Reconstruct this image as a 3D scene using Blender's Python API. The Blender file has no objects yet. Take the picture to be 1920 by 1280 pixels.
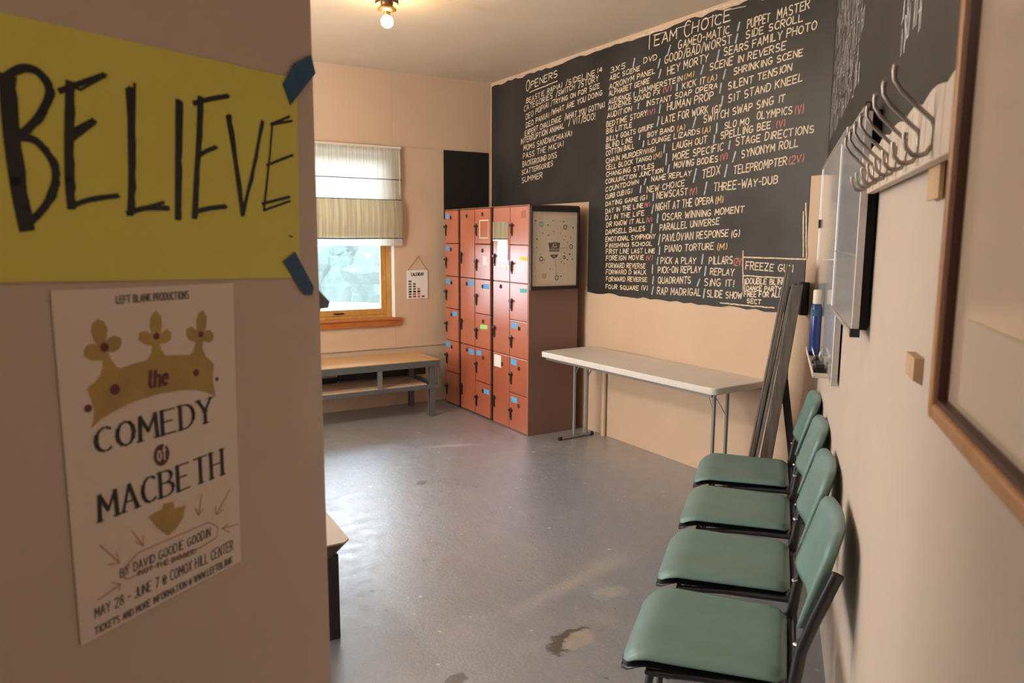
import bpy, bmesh, math, random
from mathutils import Vector, Matrix
random.seed(7)
sc = bpy.context.scene
col = sc.collection
R = math.radians

# ------------------------------------------------------------------ camera
CAM_H = 1.72
cam_d = bpy.data.cameras.new('camera')
cam = bpy.data.objects.new('camera', cam_d); col.objects.link(cam)
cam_d.sensor_width = 36.0
cam_d.lens = 1406.9 / 1920 * 36.0
cam_d.clip_start = 0.02
pitch, yaw, roll = R(7.912), R(31.171), R(0.288)
fw = Vector((math.sin(yaw)*math.cos(pitch), math.cos(yaw)*math.cos(pitch), -math.sin(pitch)))
rt0 = Vector((math.cos(yaw), -math.sin(yaw), 0)); up0 = rt0.cross(fw)
rt = math.cos(roll)*rt0 + math.sin(roll)*up0
up = -math.sin(roll)*rt0 + math.cos(roll)*up0
M = Matrix((rt, up, -fw)).transposed().to_4x4(); M.translation = Vector((0, 0, CAM_H))
cam.matrix_world = M
cam_d.dof.use_dof = True
cam_d.dof.focus_distance = 4.6
cam_d.dof.aperture_fstop = 5.6
sc.camera = cam

# ------------------------------------------------------------------ world, lights, exposure
w = bpy.data.worlds.new('sky'); sc.world = w; w.use_nodes = True
bg = w.node_tree.nodes['Background']
bg.inputs[0].default_value = (0.72, 0.87, 1.0, 1); bg.inputs[1].default_value = 12.0
vs = sc.view_settings
vs.view_transform = 'Standard'; vs.look = 'None'; vs.gamma = 1.0; vs.use_curve_mapping = False
vs.exposure = 0.0

def area(name, loc, target, sx, sy, power, color, portal=False):
    l = bpy.data.lights.new(name, 'AREA'); l.shape = 'RECTANGLE'; l.size = sx; l.size_y = sy
    l.energy = power; l.color = color
    o = bpy.data.objects.new(name, l); col.objects.link(o); o.location = loc
    o.rotation_euler = (Vector(target) - Vector(loc)).to_track_quat('-Z', 'Y').to_euler()
    if portal: l.cycles.is_portal = True
    return o
area('window_light', (2.33, 7.33, 1.75), (2.33, 0, 1.75), 1.1, 1.7, 10, (1, 1, 1), True)
area('window_light', (-0.35, 7.33, 1.75), (-0.35, 0, 1.75), 1.1, 1.7, 10, (1, 1, 1), True)
# area fill added in front of the unseen, windowless end wall
area('end_wall_fill', (-2.45, 4.3, 1.75), (4, 4.6, 1.6), 3.0, 1.7, 155, (1.0, 0.97, 0.93))
def fill_point(name, loc, power, color, r):
    l = bpy.data.lights.new(name, 'POINT'); l.energy = power; l.color = color; l.shadow_soft_size = r
    o = bpy.data.objects.new(name, l); col.objects.link(o); o.location = loc
fill_point('room_fill', (-0.1, 4.9, 2.55), 150, (1.0, 0.91, 0.80), 0.16)  # unseen point light added to brighten room and ceiling; no pendant there
fill_point('hall_fill', (-0.75, -0.35, 2.7), 15.5, (1.0, 0.89, 0.78), 0.12)  # unseen fill added behind the camera for the hall; no lamp there

# ------------------------------------------------------------------ data traced on the walls (metres on each wall)
CHALK=[('OPENERS',6.415,3.133,5.882,3.174,0.077,0.072,'w'),('BEASTIE RAP(A)',6.405,3.012,5.803,3.068,0.05,0.046,'w'),('/SIDELINE',5.743,3.071,5.314,3.088,0.05,0.047,'w'),('(4',5.288,3.099,5.216,3.102,0.039,0.039,'w'),('CATEGORIES',6.448,2.941,5.956,2.995,0.055,0.051,'w'),('/SWITCH',5.894,2.998,5.61,3.021,0.051,0.049,'w'),('/STORY',5.546,3.019,5.266,3.033,0.053,0.051,'w'),('DEO POP(A)',6.411,2.859,6.018,2.926,0.055,0.052,'w'),('/TRYING ON FOR SIZE',5.978,2.929,5.25,2.972,0.047,0.043,'w'),('DEO PAN(A)',6.41,2.781,6.008,2.829,0.055,0.052,'w'),('/WHAT ARE YOU DOING',5.976,2.843,5.209,2.911,0.052,0.047,'w'),('EXPERT CHALLENGE',6.427,2.705,5.811,2.77,0.055,0.051,'w'),('/WHAT YOU GOT?(A)',5.751,2.771,5.173,2.804,0.055,0.051,'w'),('INTERRUPTION ANIMAL',6.506,2.631,5.764,2.705,0.056,0.051,'w'),('/ VIT/BOO!',5.69,2.713,5.302,2.723,0.063,0.06,'w'),('MOMS SANDWICH(A)(A)',6.451,2.565,5.643,2.624,0.055,0.05,'w'),('PASS THE MIC(A)',6.459,2.487,5.768,2.544,0.058,0.053,'w'),('BACKGROUND DISS',6.467,2.409,5.873,2.455,0.056,0.052,'w'),('SCATTERGORIES',6.484,2.335,5.935,2.382,0.051,0.048,'w'),('SUMMER',6.483,2.256,6.111,2.284,0.061,0.058,'w'),('TEAM CHOICE',4.665,3.172,3.815,3.184,0.098,0.086,'w'),('3X5',5.106,3.069,4.919,3.072,0.045,0.044,'w'),('DVD',4.692,3.068,4.54,3.07,0.045,0.044,'w'),('ABC SCENE',5.11,3.01,4.735,3.023,0.04,0.038,'w'),('ACRONYM PANEL',5.113,2.937,4.559,2.973,0.046,0.042,'w'),('ALPHABET GENRE',5.116,2.884,4.617,2.909,0.044,0.041,'w'),('AUDIENCE',5.119,2.818,4.837,2.832,0.042,0.04,'w'),('HAMMERSTEIN',4.732,2.845,4.26,2.864,0.045,0.042,'w'),('(M)',4.239,2.864,4.142,2.873,0.039,0.038,'y'),('AUDIENCE SOUND FX',5.123,2.768,4.495,2.809,0.042,0.038,'w'),('(V)',4.462,2.807,4.372,2.811,0.038,0.038,'r'),('KICK IT',4.253,2.804,4.024,2.808,0.043,0.041,'w'),('(A)',4.008,2.805,3.913,2.812,0.041,0.041,'y'),('AUDITION',5.132,2.708,4.823,2.727,0.044,0.042,'w'),('INSTANT SOAP OPERA',4.648,2.735,3.906,2.757,0.044,0.04,'w'),('BEDTIME STORY',5.141,2.638,4.636,2.667,0.048,0.044,'w'),('(V)',4.631,2.666,4.545,2.671,0.041,0.041,'r'),('HUMAN PROP',4.406,2.67,3.941,2.687,0.056,0.052,'w'),('BIG LITTLE',5.139,2.583,4.818,2.6,0.044,0.042,'w'),('LATE FOR WORK',4.461,2.582,3.988,2.599,0.053,0.049,'w'),('(G)',3.948,2.586,3.874,2.593,0.046,0.045,'w'),('BILLY GOATS GRUFF',5.136,2.518,4.558,2.557,0.044,0.041,'w'),('BLIND LINE',5.14,2.461,4.802,2.484,0.045,0.043,'w'),('BOY BAND',4.623,2.498,4.326,2.514,0.041,0.04,'w'),('(A)',4.294,2.505,4.212,2.513,0.039,0.039,'y'),('COTTON BALL',5.138,2.402,4.78,2.433,0.045,0.042,'w'),('LOUNGE LIZARDS',4.611,2.442,4.058,2.466,0.043,0.04,'w'),('(A)',4.037,2.458,3.957,2.467,0.04,0.039,'y'),('CHAIN MURDER',5.136,2.34,4.677,2.372,0.045,0.042,'w'),('(V)(G)',4.667,2.371,4.527,2.384,0.039,0.038,'w'),('LAUGH OUT',4.333,2.378,3.985,2.395,0.046,0.044,'w'),('CELL BLOCK TANGO',5.134,2.285,4.567,2.324,0.043,0.039,'w'),('(M)',4.548,2.322,4.454,2.333,0.041,0.041,'y'),('MORE SPECIFIC',4.329,2.298,3.831,2.325,0.05,0.047,'w'),('CHANGING STYLES',5.132,2.23,4.535,2.261,0.043,0.039,'w'),('MOVING BODIES',4.312,2.239,3.874,2.254,0.043,0.04,'w'),('(V)',3.854,2.255,3.786,2.264,0.04,0.04,'r'),('CONJUNCTION JUNCTION',5.135,2.171,4.434,2.219,0.04,0.036,'w'),('NAME REPLAY',4.559,2.158,4.13,2.174,0.044,0.041,'w'),('TEDX',4.02,2.144,3.849,2.167,0.062,0.06,'w'),('COUNTDOWN',5.133,2.105,4.712,2.151,0.042,0.039,'w'),('NEW CHOICE',4.609,2.074,4.195,2.106,0.049,0.046,'w'),('CURB CUB',5.131,2.043,4.89,2.07,0.042,0.04,'w'),('(G)',4.874,2.069,4.791,2.079,0.04,0.04,'w'),('NEWSCAST',4.491,2.024,4.161,2.038,0.048,0.046,'w'),('(V)',4.14,2.031,4.068,2.039,0.048,0.048,'r'),('DATING GAME',5.129,1.985,4.716,2.014,0.04,0.038,'w'),('(G)',4.691,2.013,4.607,2.023,0.038,0.038,'w'),('DAY IN THE LINE',5.126,1.922,4.649,1.96,0.043,0.041,'w'),('(V)',4.634,1.956,4.57,1.964,0.039,0.039,'r'),('NIGHT AT THE OPERA',4.501,1.929,3.901,1.966,0.054,0.05,'w'),('(M)',3.88,1.956,3.811,1.968,0.05,0.049,'y'),('DJ IN THE LIFE',5.124,1.869,4.636,1.897,0.042,0.039,'w'),('OSCAR WINNING MOMENT',4.422,1.854,3.617,1.895,0.05,0.044,'w'),('DR KNOW IT ALL',5.111,1.809,4.624,1.841,0.043,0.041,'w'),('(V)',4.609,1.838,4.54,1.847,0.041,0.04,'r'),('PARALLEL UNIVERSE',4.446,1.775,3.836,1.818,0.048,0.044,'w'),('DAMSELL BALES',5.12,1.746,4.621,1.779,0.044,0.041,'w'),('PAVLOVIAN RESPONSE',4.414,1.692,3.747,1.733,0.054,0.049,'w'),('(G)',3.721,1.721,3.647,1.731,0.05,0.05,'w'),('EMOTIONAL SYMPHONY',5.118,1.686,4.496,1.717,0.042,0.039,'w'),('PIANO TORTURE',4.382,1.612,3.879,1.641,0.048,0.044,'w'),('(M)',3.848,1.63,3.754,1.642,0.048,0.048,'y'),('FINISHING SCHOOL',5.116,1.633,4.532,1.662,0.037,0.034,'w'),('FIRST LINE LAST LINE',5.109,1.584,4.496,1.604,0.041,0.038,'w'),('FOREIGN MOVIE',5.107,1.527,4.626,1.548,0.042,0.04,'w'),('(V)',4.6,1.541,4.522,1.549,0.043,0.042,'r'),('PICK A PLAY',4.425,1.521,4.049,1.533,0.048,0.046,'w'),('PILLARS',3.917,1.535,3.698,1.546,0.051,0.049,'w'),('(2V)',3.685,1.532,3.607,1.532,0.051,0.05,'r'),('FORWARD REVERSE',5.104,1.466,4.603,1.479,0.043,0.04,'w'),('PICK-ON REPLAY',4.45,1.449,3.996,1.47,0.049,0.045,'w'),('REPLAY',3.901,1.46,3.681,1.462,0.048,0.046,'w'),('FORWARD D WALK',5.102,1.41,4.591,1.432,0.041,0.038,'w'),('QUADRANTS',4.446,1.368,4.093,1.387,0.049,0.046,'w'),('SING IT!',3.957,1.376,3.676,1.388,0.048,0.046,'w'),('FORWARD REVERSE',5.1,1.35,4.578,1.374,0.041,0.038,'w'),('FOUR SQUARE',5.104,1.287,4.676,1.298,0.039,0.037,'w'),('(V)',4.645,1.303,4.57,1.304,0.04,0.04,'w'),('RAP MADRIGAL',4.452,1.281,3.987,1.302,0.052,0.049,'w'),('SLIDE SHOW',3.924,1.298,3.597,1.308,0.048,0.046,'w'),('PUPPET',3.66,3.099,3.476,3.097,0.056,0.054,'w'),('MASTER',3.417,3.101,3.178,3.106,0.056,0.054,'w'),('SIDE SCROLL',3.67,3.033,3.222,3.046,0.046,0.042,'w'),('SEARS FAMILY PHOTO',3.857,2.962,3.119,2.976,0.05,0.044,'w'),('SCENE IN REVERSE',3.984,2.886,3.342,2.901,0.05,0.045,'w'),('SHRINKING SCENE',3.762,2.819,3.208,2.839,0.045,0.041,'w'),('SILENT TENSION',3.809,2.728,3.286,2.764,0.047,0.043,'w'),('SIT STAND KNEEL',3.8,2.641,3.2,2.687,0.051,0.046,'w'),('SWITCH SWAP SING IT',4.025,2.534,3.324,2.582,0.052,0.046,'w'),('GAMEO-MATIC',4.311,3.096,3.822,3.104,0.055,0.051,'w'),('GOOD/BAD/WORST',4.454,3.021,3.795,3.033,0.058,0.053,'w'),('HEY MORTY',4.416,2.933,4.004,2.954,0.056,0.053,'w'),('SLO MO',3.824,2.47,3.608,2.477,0.042,0.041,'w'),('OLYMPICS',3.542,2.496,3.265,2.5,0.046,0.044,'w'),('(V)',3.242,2.489,3.181,2.491,0.054,0.053,'r'),('SPELLING BEE',3.855,2.403,3.429,2.43,0.048,0.045,'w'),('(V)',3.382,2.424,3.314,2.429,0.045,0.044,'r'),('STAGE DIRECTIONS',3.716,2.347,3.096,2.366,0.049,0.044,'w'),('SYNONYM ROLL',3.659,2.261,3.207,2.292,0.051,0.047,'w'),('TELEPROMPTER',3.723,2.155,3.285,2.186,0.053,0.05,'w'),('(2V)',3.272,2.182,3.16,2.194,0.047,0.046,'r'),('THREE-WAY-DUB',3.901,2.048,3.349,2.074,0.055,0.05,'w'),('FREEZE GUN',3.577,1.511,3.191,1.508,0.049,0.045,'w'),('DOUBLE BLIND',3.567,1.411,3.242,1.426,0.037,0.035,'w'),('DANCE PARTY',3.561,1.368,3.275,1.38,0.03,0.029,'w'),('FREE FOR ALL',3.578,1.325,3.272,1.342,0.035,0.033,'w'),('SECT',3.551,1.284,3.433,1.283,0.028,0.028,'w')]
SLASH=[(3.728,3.152,3.743,3.102),(3.741,3.08,3.756,3.027),(3.902,3.01,3.917,2.944),(3.836,2.868,3.852,2.81),(3.869,2.782,3.881,2.72),(3.849,2.693,3.861,2.63),(4.799,3.126,4.816,3.059),(4.392,3.141,4.421,3.075),(4.502,3.063,4.523,3.003),(4.489,2.985,4.51,2.928),(4.793,2.867,4.797,2.836),(4.307,2.848,4.309,2.804),(4.047,2.934,4.068,2.878),(4.734,2.772,4.742,2.732),(4.482,2.727,4.493,2.667),(4.496,2.639,4.512,2.573),(4.102,2.585,4.127,2.515),(4.708,2.526,4.717,2.492),(4.661,2.476,4.669,2.432),(4.421,2.424,4.427,2.365),(4.395,2.353,4.4,2.273),(4.363,2.267,4.374,2.209),(4.624,2.181,4.642,2.137),(4.681,2.129,4.689,2.077),(4.531,2.064,4.533,2.009),(4.078,2.218,4.102,2.125),(3.969,2.117,3.989,2.03),(3.893,2.516,3.897,2.451),(3.912,2.439,3.917,2.385),(4.527,1.975,4.543,1.911),(4.471,1.903,4.478,1.839),(4.535,1.827,4.546,1.759),(4.44,1.746,4.455,1.666),(4.44,1.65,4.442,1.595),(4.456,1.569,4.463,1.517),(4.515,1.508,4.517,1.443),(4.501,1.417,4.509,1.361),(4.498,1.339,4.515,1.278),(3.978,1.602,3.987,1.535),(3.944,1.516,3.953,1.452),(4.001,1.422,4.024,1.372),(3.948,1.352,3.957,1.288),(3.885,2.514,3.893,2.453),(3.908,2.437,3.921,2.387),(3.766,2.383,3.775,2.33),(3.713,2.305,3.735,2.24),(3.783,2.224,3.802,2.143),(3.969,2.116,3.989,2.032)]
CLINES=[(3.607,1.638,3.59,1.363),(3.603,1.594,3.096,1.59),(3.599,1.466,3.259,1.468),(3.121,1.942,3.094,1.601),(3.137,1.886,3.118,1.606),(3.792,1.265,3.526,1.264),(3.526,1.264,3.319,1.268),(6.345,3.106,5.874,3.133),(4.067,3.296,3.872,3.293),(3.872,3.293,3.668,3.28),(3.577,1.445,3.574,1.364),(5.294,3.303,4.466,3.271)]
BEL=[(0.0164,[(-0.502,1.8924),(-0.5024,1.8304),(-0.499,1.7687),(-0.4941,1.7283)]),(0.0094,[(-0.5032,1.8922),(-0.484,1.9055),(-0.4664,1.9051),(-0.4552,1.8909),(-0.4571,1.8766),(-0.4677,1.8573),(-0.4818,1.8404),(-0.4952,1.8288)]),(0.0088,[(-0.4915,1.8292),(-0.4753,1.8273),(-0.461,1.8123),(-0.4546,1.7921),(-0.462,1.7655),(-0.4768,1.7454),(-0.4929,1.7309)]),(0.0031,[(-0.4919,1.8979),(-0.4739,1.9062),(-0.4592,1.899),(-0.4538,1.8848)]),(0.0031,[(-0.4676,1.7627),(-0.4563,1.7867),(-0.4598,1.8098)]),(0.0107,[(-0.429,1.8993),(-0.4351,1.8384),(-0.4387,1.7853),(-0.4384,1.7533)]),(0.0069,[(-0.4421,1.888),(-0.4186,1.8998),(-0.3839,1.9167)]),(0.0031,[(-0.43,1.8965),(-0.4163,1.8936),(-0.3857,1.9137)]),(0.0082,[(-0.4346,1.8385),(-0.4198,1.8482),(-0.4023,1.8585)]),(0.0038,[(-0.4294,1.8338),(-0.4035,1.8543)]),(0.0063,[(-0.4398,1.7538),(-0.4118,1.7639),(-0.3765,1.7698)]),(0.0038,[(-0.4353,1.7575),(-0.3907,1.7663)]),(0.0094,[(-0.3474,1.9067),(-0.3517,1.8484),(-0.3548,1.791),(-0.3596,1.7476)]),(0.0031,[(-0.3421,1.9141),(-0.3484,1.8488)]),(0.0031,[(-0.3539,1.9056),(-0.3533,1.8482)]),(0.0069,[(-0.3638,1.748),(-0.3368,1.7556),(-0.3019,1.7569)]),(0.005,[(-0.357,1.752),(-0.3333,1.7572),(-0.3086,1.7642)]),(0.0094,[(-0.2755,1.9026),(-0.2809,1.8266),(-0.2868,1.7435)]),(0.0031,[(-0.2704,1.9019),(-0.2772,1.8269)]),(0.0088,[(-0.2386,1.913),(-0.2435,1.8613),(-0.2522,1.798),(-0.2587,1.7458)]),(0.0069,[(-0.2496,1.9036),(-0.2196,1.9144),(-0.1883,1.9233)]),(0.0063,[(-0.2445,1.8331),(-0.2302,1.8408),(-0.2149,1.8471)]),(0.0069,[(-0.2566,1.7538),(-0.2293,1.7595),(-0.2022,1.7628)]),(0.0076,[(-0.187,1.8955),(-0.179,1.8295),(-0.1695,1.7515)]),(0.0031,[(-0.1921,1.8948),(-0.1762,1.8032)]),(0.0063,[(-0.1211,1.8963),(-0.1437,1.8225),(-0.1704,1.7514)]),(0.0038,[(-0.0996,1.8974),(-0.1088,1.8427),(-0.1256,1.7614)]),(0.0041,[(-0.1031,1.8942),(-0.0615,1.9121)]),(0.0041,[(-0.0973,1.8953),(-0.0567,1.9056)]),(0.0044,[(-0.1152,1.83),(-0.0853,1.8414),(-0.0569,1.8512)]),(0.005,[(-0.128,1.7701),(-0.068,1.7834)]),(0.0038,[(-0.1262,1.7597),(-0.0673,1.7769)]),(0.0022,[(-0.0722,1.7205),(-0.0635,1.7187)])]
CROWN=[(-0.4334,1.4782),(-0.4301,1.4877),(-0.428,1.4996),(-0.4306,1.5145),(-0.435,1.5265),(-0.4331,1.5312),(-0.4226,1.5371),(-0.4161,1.5436),(-0.4123,1.5533),(-0.4122,1.5614),(-0.4206,1.5633),(-0.4299,1.565),(-0.4357,1.5708),(-0.4358,1.5778),(-0.4305,1.5841),(-0.4232,1.5846),(-0.4181,1.5816),(-0.4223,1.5902),(-0.4245,1.6004),(-0.4224,1.6092),(-0.4145,1.6151),(-0.4073,1.6118),(-0.4026,1.6021),(-0.4046,1.5901),(-0.4084,1.5824),(-0.4013,1.5901),(-0.3935,1.5919),(-0.3848,1.5878),(-0.3837,1.5814),(-0.3881,1.5736),(-0.3973,1.5707),(-0.4038,1.5719),(-0.4002,1.5607),(-0.3942,1.5515),(-0.3877,1.548),(-0.3703,1.5511),(-0.3487,1.5533),(-0.3421,1.5611),(-0.3389,1.5715),(-0.3497,1.574),(-0.3591,1.5816),(-0.358,1.591),(-0.3483,1.5932),(-0.339,1.5878),(-0.3412,1.5978),(-0.3393,1.6105),(-0.3306,1.6195),(-0.3226,1.6101),(-0.3221,1.598),(-0.3254,1.5863),(-0.3149,1.5924),(-0.3076,1.5865),(-0.3091,1.5767),(-0.3176,1.5722),(-0.3263,1.5732),(-0.3261,1.5655),(-0.32,1.5554),(-0.3033,1.554),(-0.2795,1.5502),(-0.2723,1.555),(-0.2674,1.5671),(-0.2781,1.5712),(-0.2836,1.5793),(-0.2824,1.5883),(-0.2741,1.5913),(-0.2641,1.584),(-0.265,1.5968),(-0.2606,1.609),(-0.2519,1.6129),(-0.246,1.6031),(-0.2478,1.5881),(-0.251,1.5826),(-0.2424,1.5829),(-0.2356,1.5762),(-0.2361,1.568),(-0.2436,1.5637),(-0.2548,1.5679),(-0.2568,1.5588),(-0.2519,1.5453),(-0.2369,1.5312),(-0.2398,1.5185),(-0.2414,1.5068),(-0.237,1.482),(-0.2525,1.4909),(-0.2719,1.498),(-0.2988,1.5024),(-0.3349,1.5038),(-0.3739,1.5003),(-0.4019,1.4932),(-0.4222,1.486)]
SHIELD=[(-0.3613,1.3369),(-0.3404,1.3407),(-0.3362,1.3474),(-0.3214,1.3455),(-0.3188,1.335),(-0.3012,1.3336),(-0.3057,1.3169),(-0.3187,1.3044),(-0.3326,1.2988),(-0.3498,1.3169)]
GEMS=[(-0.4083,1.5783,0.006),(-0.3319,1.5838,0.0048),(-0.2584,1.5781,0.0045),(-0.3982,1.5219,0.0072),(-0.2702,1.5234,0.0052),(-0.436,1.5043,0.005),(-0.2334,1.5079,0.003)]
SERIF=[('COMEDY',-0.4296,1.4441,-0.2466,1.4464,0.0306,0.0358),('MACBETH',-0.4314,1.3546,-0.2315,1.3599,0.0332,0.0392)]
SMALL=[('LEFT BLANK PRODUCTIONS',-0.388,1.633,-0.2761,1.6315,0.0092,0.0102),('BY DAVID GOODIE GOODIN',-0.4088,1.2686,-0.2603,1.2718,0.0115,0.013),('(NOT THE BIGGER)',-0.3842,1.2606,-0.288,1.2558,0.0063,0.0069),('MAY 28 - JUNE 7 @ COMOX HILL CENTER',-0.4476,1.2293,-0.2187,1.2342,0.013,0.0157),('TICKETS AND MORE INFORMATION @ WWW.LEFTBLANK',-0.4492,1.2077,-0.2218,1.2141,0.0086,0.0104)]
THE=('the',-0.3502,1.5153,-0.3195,1.5144,0.0221,0.0227)
OF=('of',-0.3474,1.4107,-0.3225,1.4087,0.0182,0.0185)
OFC=(-0.3351,1.4177)
RED=[[(-0.4337,1.3234),(-0.4087,1.289)],[(-0.4087,1.289),(-0.4123,1.304)],[(-0.4087,1.289),(-0.4247,1.2932)],[(-0.3869,1.3255),(-0.3725,1.2989)],[(-0.3725,1.2989),(-0.3715,1.3139)],[(-0.3725,1.2989),(-0.3832,1.309)],[(-0.272,1.3406),(-0.2798,1.3106)],[(-0.2798,1.3106),(-0.2847,1.3247)],[(-0.2798,1.3106),(-0.2711,1.3178)],[(-0.2193,1.332),(-0.2475,1.3012)],[(-0.2475,1.3012),(-0.2484,1.3154)],[(-0.2475,1.3012),(-0.2336,1.3053)],[(-0.2053,1.272),(-0.2385,1.2758)],[(-0.2385,1.2758),(-0.2256,1.2791)],[(-0.2385,1.2758),(-0.2233,1.2651)],[(-0.4423,1.2515),(-0.4095,1.2597)],[(-0.4095,1.2597),(-0.422,1.2673)],[(-0.4095,1.2597),(-0.4129,1.252)],[(-0.4034,1.264),(-0.3998,1.2809),(-0.382,1.2923),(-0.341,1.2932),(-0.297,1.2942),(-0.2619,1.2944),(-0.2456,1.281),(-0.2484,1.2664),(-0.2759,1.2613),(-0.3215,1.2615),(-0.369,1.2636),(-0.3988,1.262),(-0.4033,1.2662)]]
TAPES=[[(-0.0746,1.9603),(-0.0476,1.9968),(-0.0064,2.0195),(0.0027,1.9913),(-0.0594,1.9305)],[(-0.0892,1.6788),(-0.0602,1.694),(-0.0177,1.6329),(-0.0224,1.6194),(-0.0408,1.6206)]]


# ------------------------------------------------------------------ materials
def mat(name, c, rough=0.6, metal=0.0, var=0.0, scale=6.0, bump=0.0, bscale=40.0, c2=None, spec=0.5, emit=None, estr=0, stretch=None, coat=0):
    m = bpy.data.materials.new(name); m.use_nodes = True
    nt = m.node_tree; b = nt.nodes['Principled BSDF']
    b.inputs['Base Color'].default_value = (*c, 1); b.inputs['Roughness'].default_value = rough
    b.inputs['Metallic'].default_value = metal; b.inputs['Specular IOR Level'].default_value = spec
    if coat: b.inputs['Coat Weight'].default_value = coat; b.inputs['Coat Roughness'].default_value = 0.32; b.inputs['Coat IOR'].default_value = 2.1
    tc = nt.nodes.new('ShaderNodeTexCoord')
    src = tc.outputs['Object']
    if stretch:
        mp = nt.nodes.new('ShaderNodeMapping'); mp.inputs['Scale'].default_value = stretch
        nt.links.new(src, mp.inputs[0]); src = mp.outputs[0]
    if var or c2:
        n = nt.nodes.new('ShaderNodeTexNoise'); n.inputs['Scale'].default_value = scale; n.inputs['Detail'].default_value = 5
        n.inputs['Roughness'].default_value = 0.6
        nt.links.new(src, n.inputs['Vector'])
        mr = nt.nodes.new('ShaderNodeMapRange'); mr.inputs[1].default_value = 0.3; mr.inputs[2].default_value = 0.7
        nt.links.new(n.outputs[0], mr.inputs[0])
        mx = nt.nodes.new('ShaderNodeMix'); mx.data_type = 'RGBA'
        if c2 is None:
            mx.inputs[6].default_value = (*[v*(1-var) for v in c], 1); mx.inputs[7].default_value = (*[min(1, v*(1+var)) for v in c], 1)
        else:
            mx.inputs[6].default_value = (*c, 1); mx.inputs[7].default_value = (*c2, 1)
        nt.links.new(mr.outputs[0], mx.inputs[0]); nt.links.new(mx.outputs[2], b.inputs['Base Color'])
    if bump:
        n2 = nt.nodes.new('ShaderNodeTexNoise'); n2.inputs['Scale'].default_value = bscale; n2.inputs['Detail'].default_value = 4
        nt.links.new(src, n2.inputs['Vector'])
        bp = nt.nodes.new('ShaderNodeBump'); bp.inputs['Strength'].default_value = bump; bp.inputs['Distance'].default_value = 0.01
        nt.links.new(n2.outputs[0], bp.inputs['Height']); nt.links.new(bp.outputs[0], b.inputs['Normal'])
    if emit:
        b.inputs['Emission Color'].default_value = (*emit, 1); b.inputs['Emission Strength'].default_value = estr
    return m

M_ = {}
M_['wall'] = mat('wall_paint', (0.60, 0.44, 0.31), 0.65, var=0.05, scale=1.5, bump=0.08, bscale=60)
M_['partition'] = mat('partition_paint', (0.55, 0.44, 0.355), 0.6, var=0.04, scale=2, bump=0.05, bscale=80)
M_['hookwall'] = mat('hook_wall_dimmed', (0.52, 0.435, 0.36), 0.6, var=0.04, scale=2, bump=0.05, bscale=80)  # partition paint greyed down; the wall's dimmer light is in the colour
M_['ceiling'] = mat('ceiling_paint', (0.70, 0.59, 0.46), 0.8, var=0.04, scale=2, bump=0.05, bscale=50)
M_['dirt'] = mat('scuff', (0.07, 0.055, 0.045), 0.9)
M_['chalkboard'] = mat('chalkboard_paint', (0.010, 0.0096, 0.009), 0.45, scale=1.3, c2=(0.042, 0.041, 0.039), bump=0.06, bscale=90)
M_['blackpaint'] = mat('black_wall_paint', (0.010, 0.0095, 0.009), 0.55)
M_['deskt'] = mat('beige_desk_top', (0.40, 0.32, 0.25), 0.5)
M_['chalk_w'] = mat('white_chalk', (0.86, 0.73, 0.54), 0.95, scale=45, c2=(0.46, 0.37, 0.26))
M_['chalk_g'] = mat('dusty_chalk', (0.70, 0.65, 0.61), 0.95, scale=30, c2=(0.30, 0.275, 0.26))
M_['chalk_y'] = mat('yellow_chalk', (0.75, 0.55, 0.26), 0.95, scale=45, c2=(0.35, 0.25, 0.12))
M_['chalk_r'] = mat('red_chalk', (0.62, 0.22, 0.18), 0.95, scale=45, c2=(0.30, 0.12, 0.10))
M_['chalk_b'] = mat('pale_blue_chalk', (0.50, 0.58, 0.60), 0.95, scale=45, c2=(0.24, 0.29, 0.30))
M_['locker'] = mat('locker_terracotta', (0.44, 0.110, 0.050), 0.30, var=0.10, scale=3, spec=0.6, coat=1.0)
M_['lockerside'] = mat('locker_brown', (0.20, 0.11, 0.092), 0.42, var=0.06, scale=2)
M_['lockerframe'] = mat('locker_frame', (0.34, 0.14, 0.09), 0.35)
M_['black'] = mat('black_plastic', (0.012, 0.012, 0.013), 0.4)
M_['blackmetal'] = mat('black_metal', (0.014, 0.014, 0.016), 0.32, spec=0.6)
M_['gap'] = mat('dark_gap', (0.008, 0.007, 0.007), 0.9)  # near-black puts the shade between lockers into the colour; blind rods too
M_['chrome'] = mat('chrome', (0.75, 0.74, 0.72), 0.18, metal=1)
M_['steel'] = mat('grey_steel', (0.30, 0.30, 0.30), 0.35, metal=0.7)
M_['greypaint'] = mat('grey_painted_steel', (0.095, 0.10, 0.10), 0.4, var=0.1, scale=5)
M_['bluetape'] = mat('blue_tape', (0.10, 0.36, 0.68), 0.7, var=0.12, scale=30)
M_['paintertape'] = mat('dark_blue_tape', (0.028, 0.085, 0.17), 0.7, var=0.15, scale=40)
M_['greentape'] = mat('green_tape', (0.32, 0.68, 0.22), 0.7)
M_['yellowtape'] = mat('yellow_tape', (0.80, 0.60, 0.10), 0.7)
M_['tealtape'] = mat('teal_label', (0.10, 0.42, 0.42), 0.7)
M_['paper'] = mat('white_paper', (0.78, 0.74, 0.68), 0.75)
M_['cream'] = mat('cream_paper', (0.70, 0.60, 0.47), 0.7)
M_['yellowpaper'] = mat('yellow_card', (0.66, 0.57, 0.10), 0.6, var=0.03, scale=3)
M_['posterpaper'] = mat('poster_paper', (0.72, 0.60, 0.51), 0.5)
M_['ink'] = mat('black_marker', (0.010, 0.009, 0.009), 0.5)
M_['print'] = mat('black_print', (0.018, 0.017, 0.015), 0.6)
M_['greyprint'] = mat('grey_print', (0.12, 0.10, 0.10), 0.6)
M_['maroon'] = mat('maroon_print', (0.12, 0.025, 0.03), 0.6)
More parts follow.
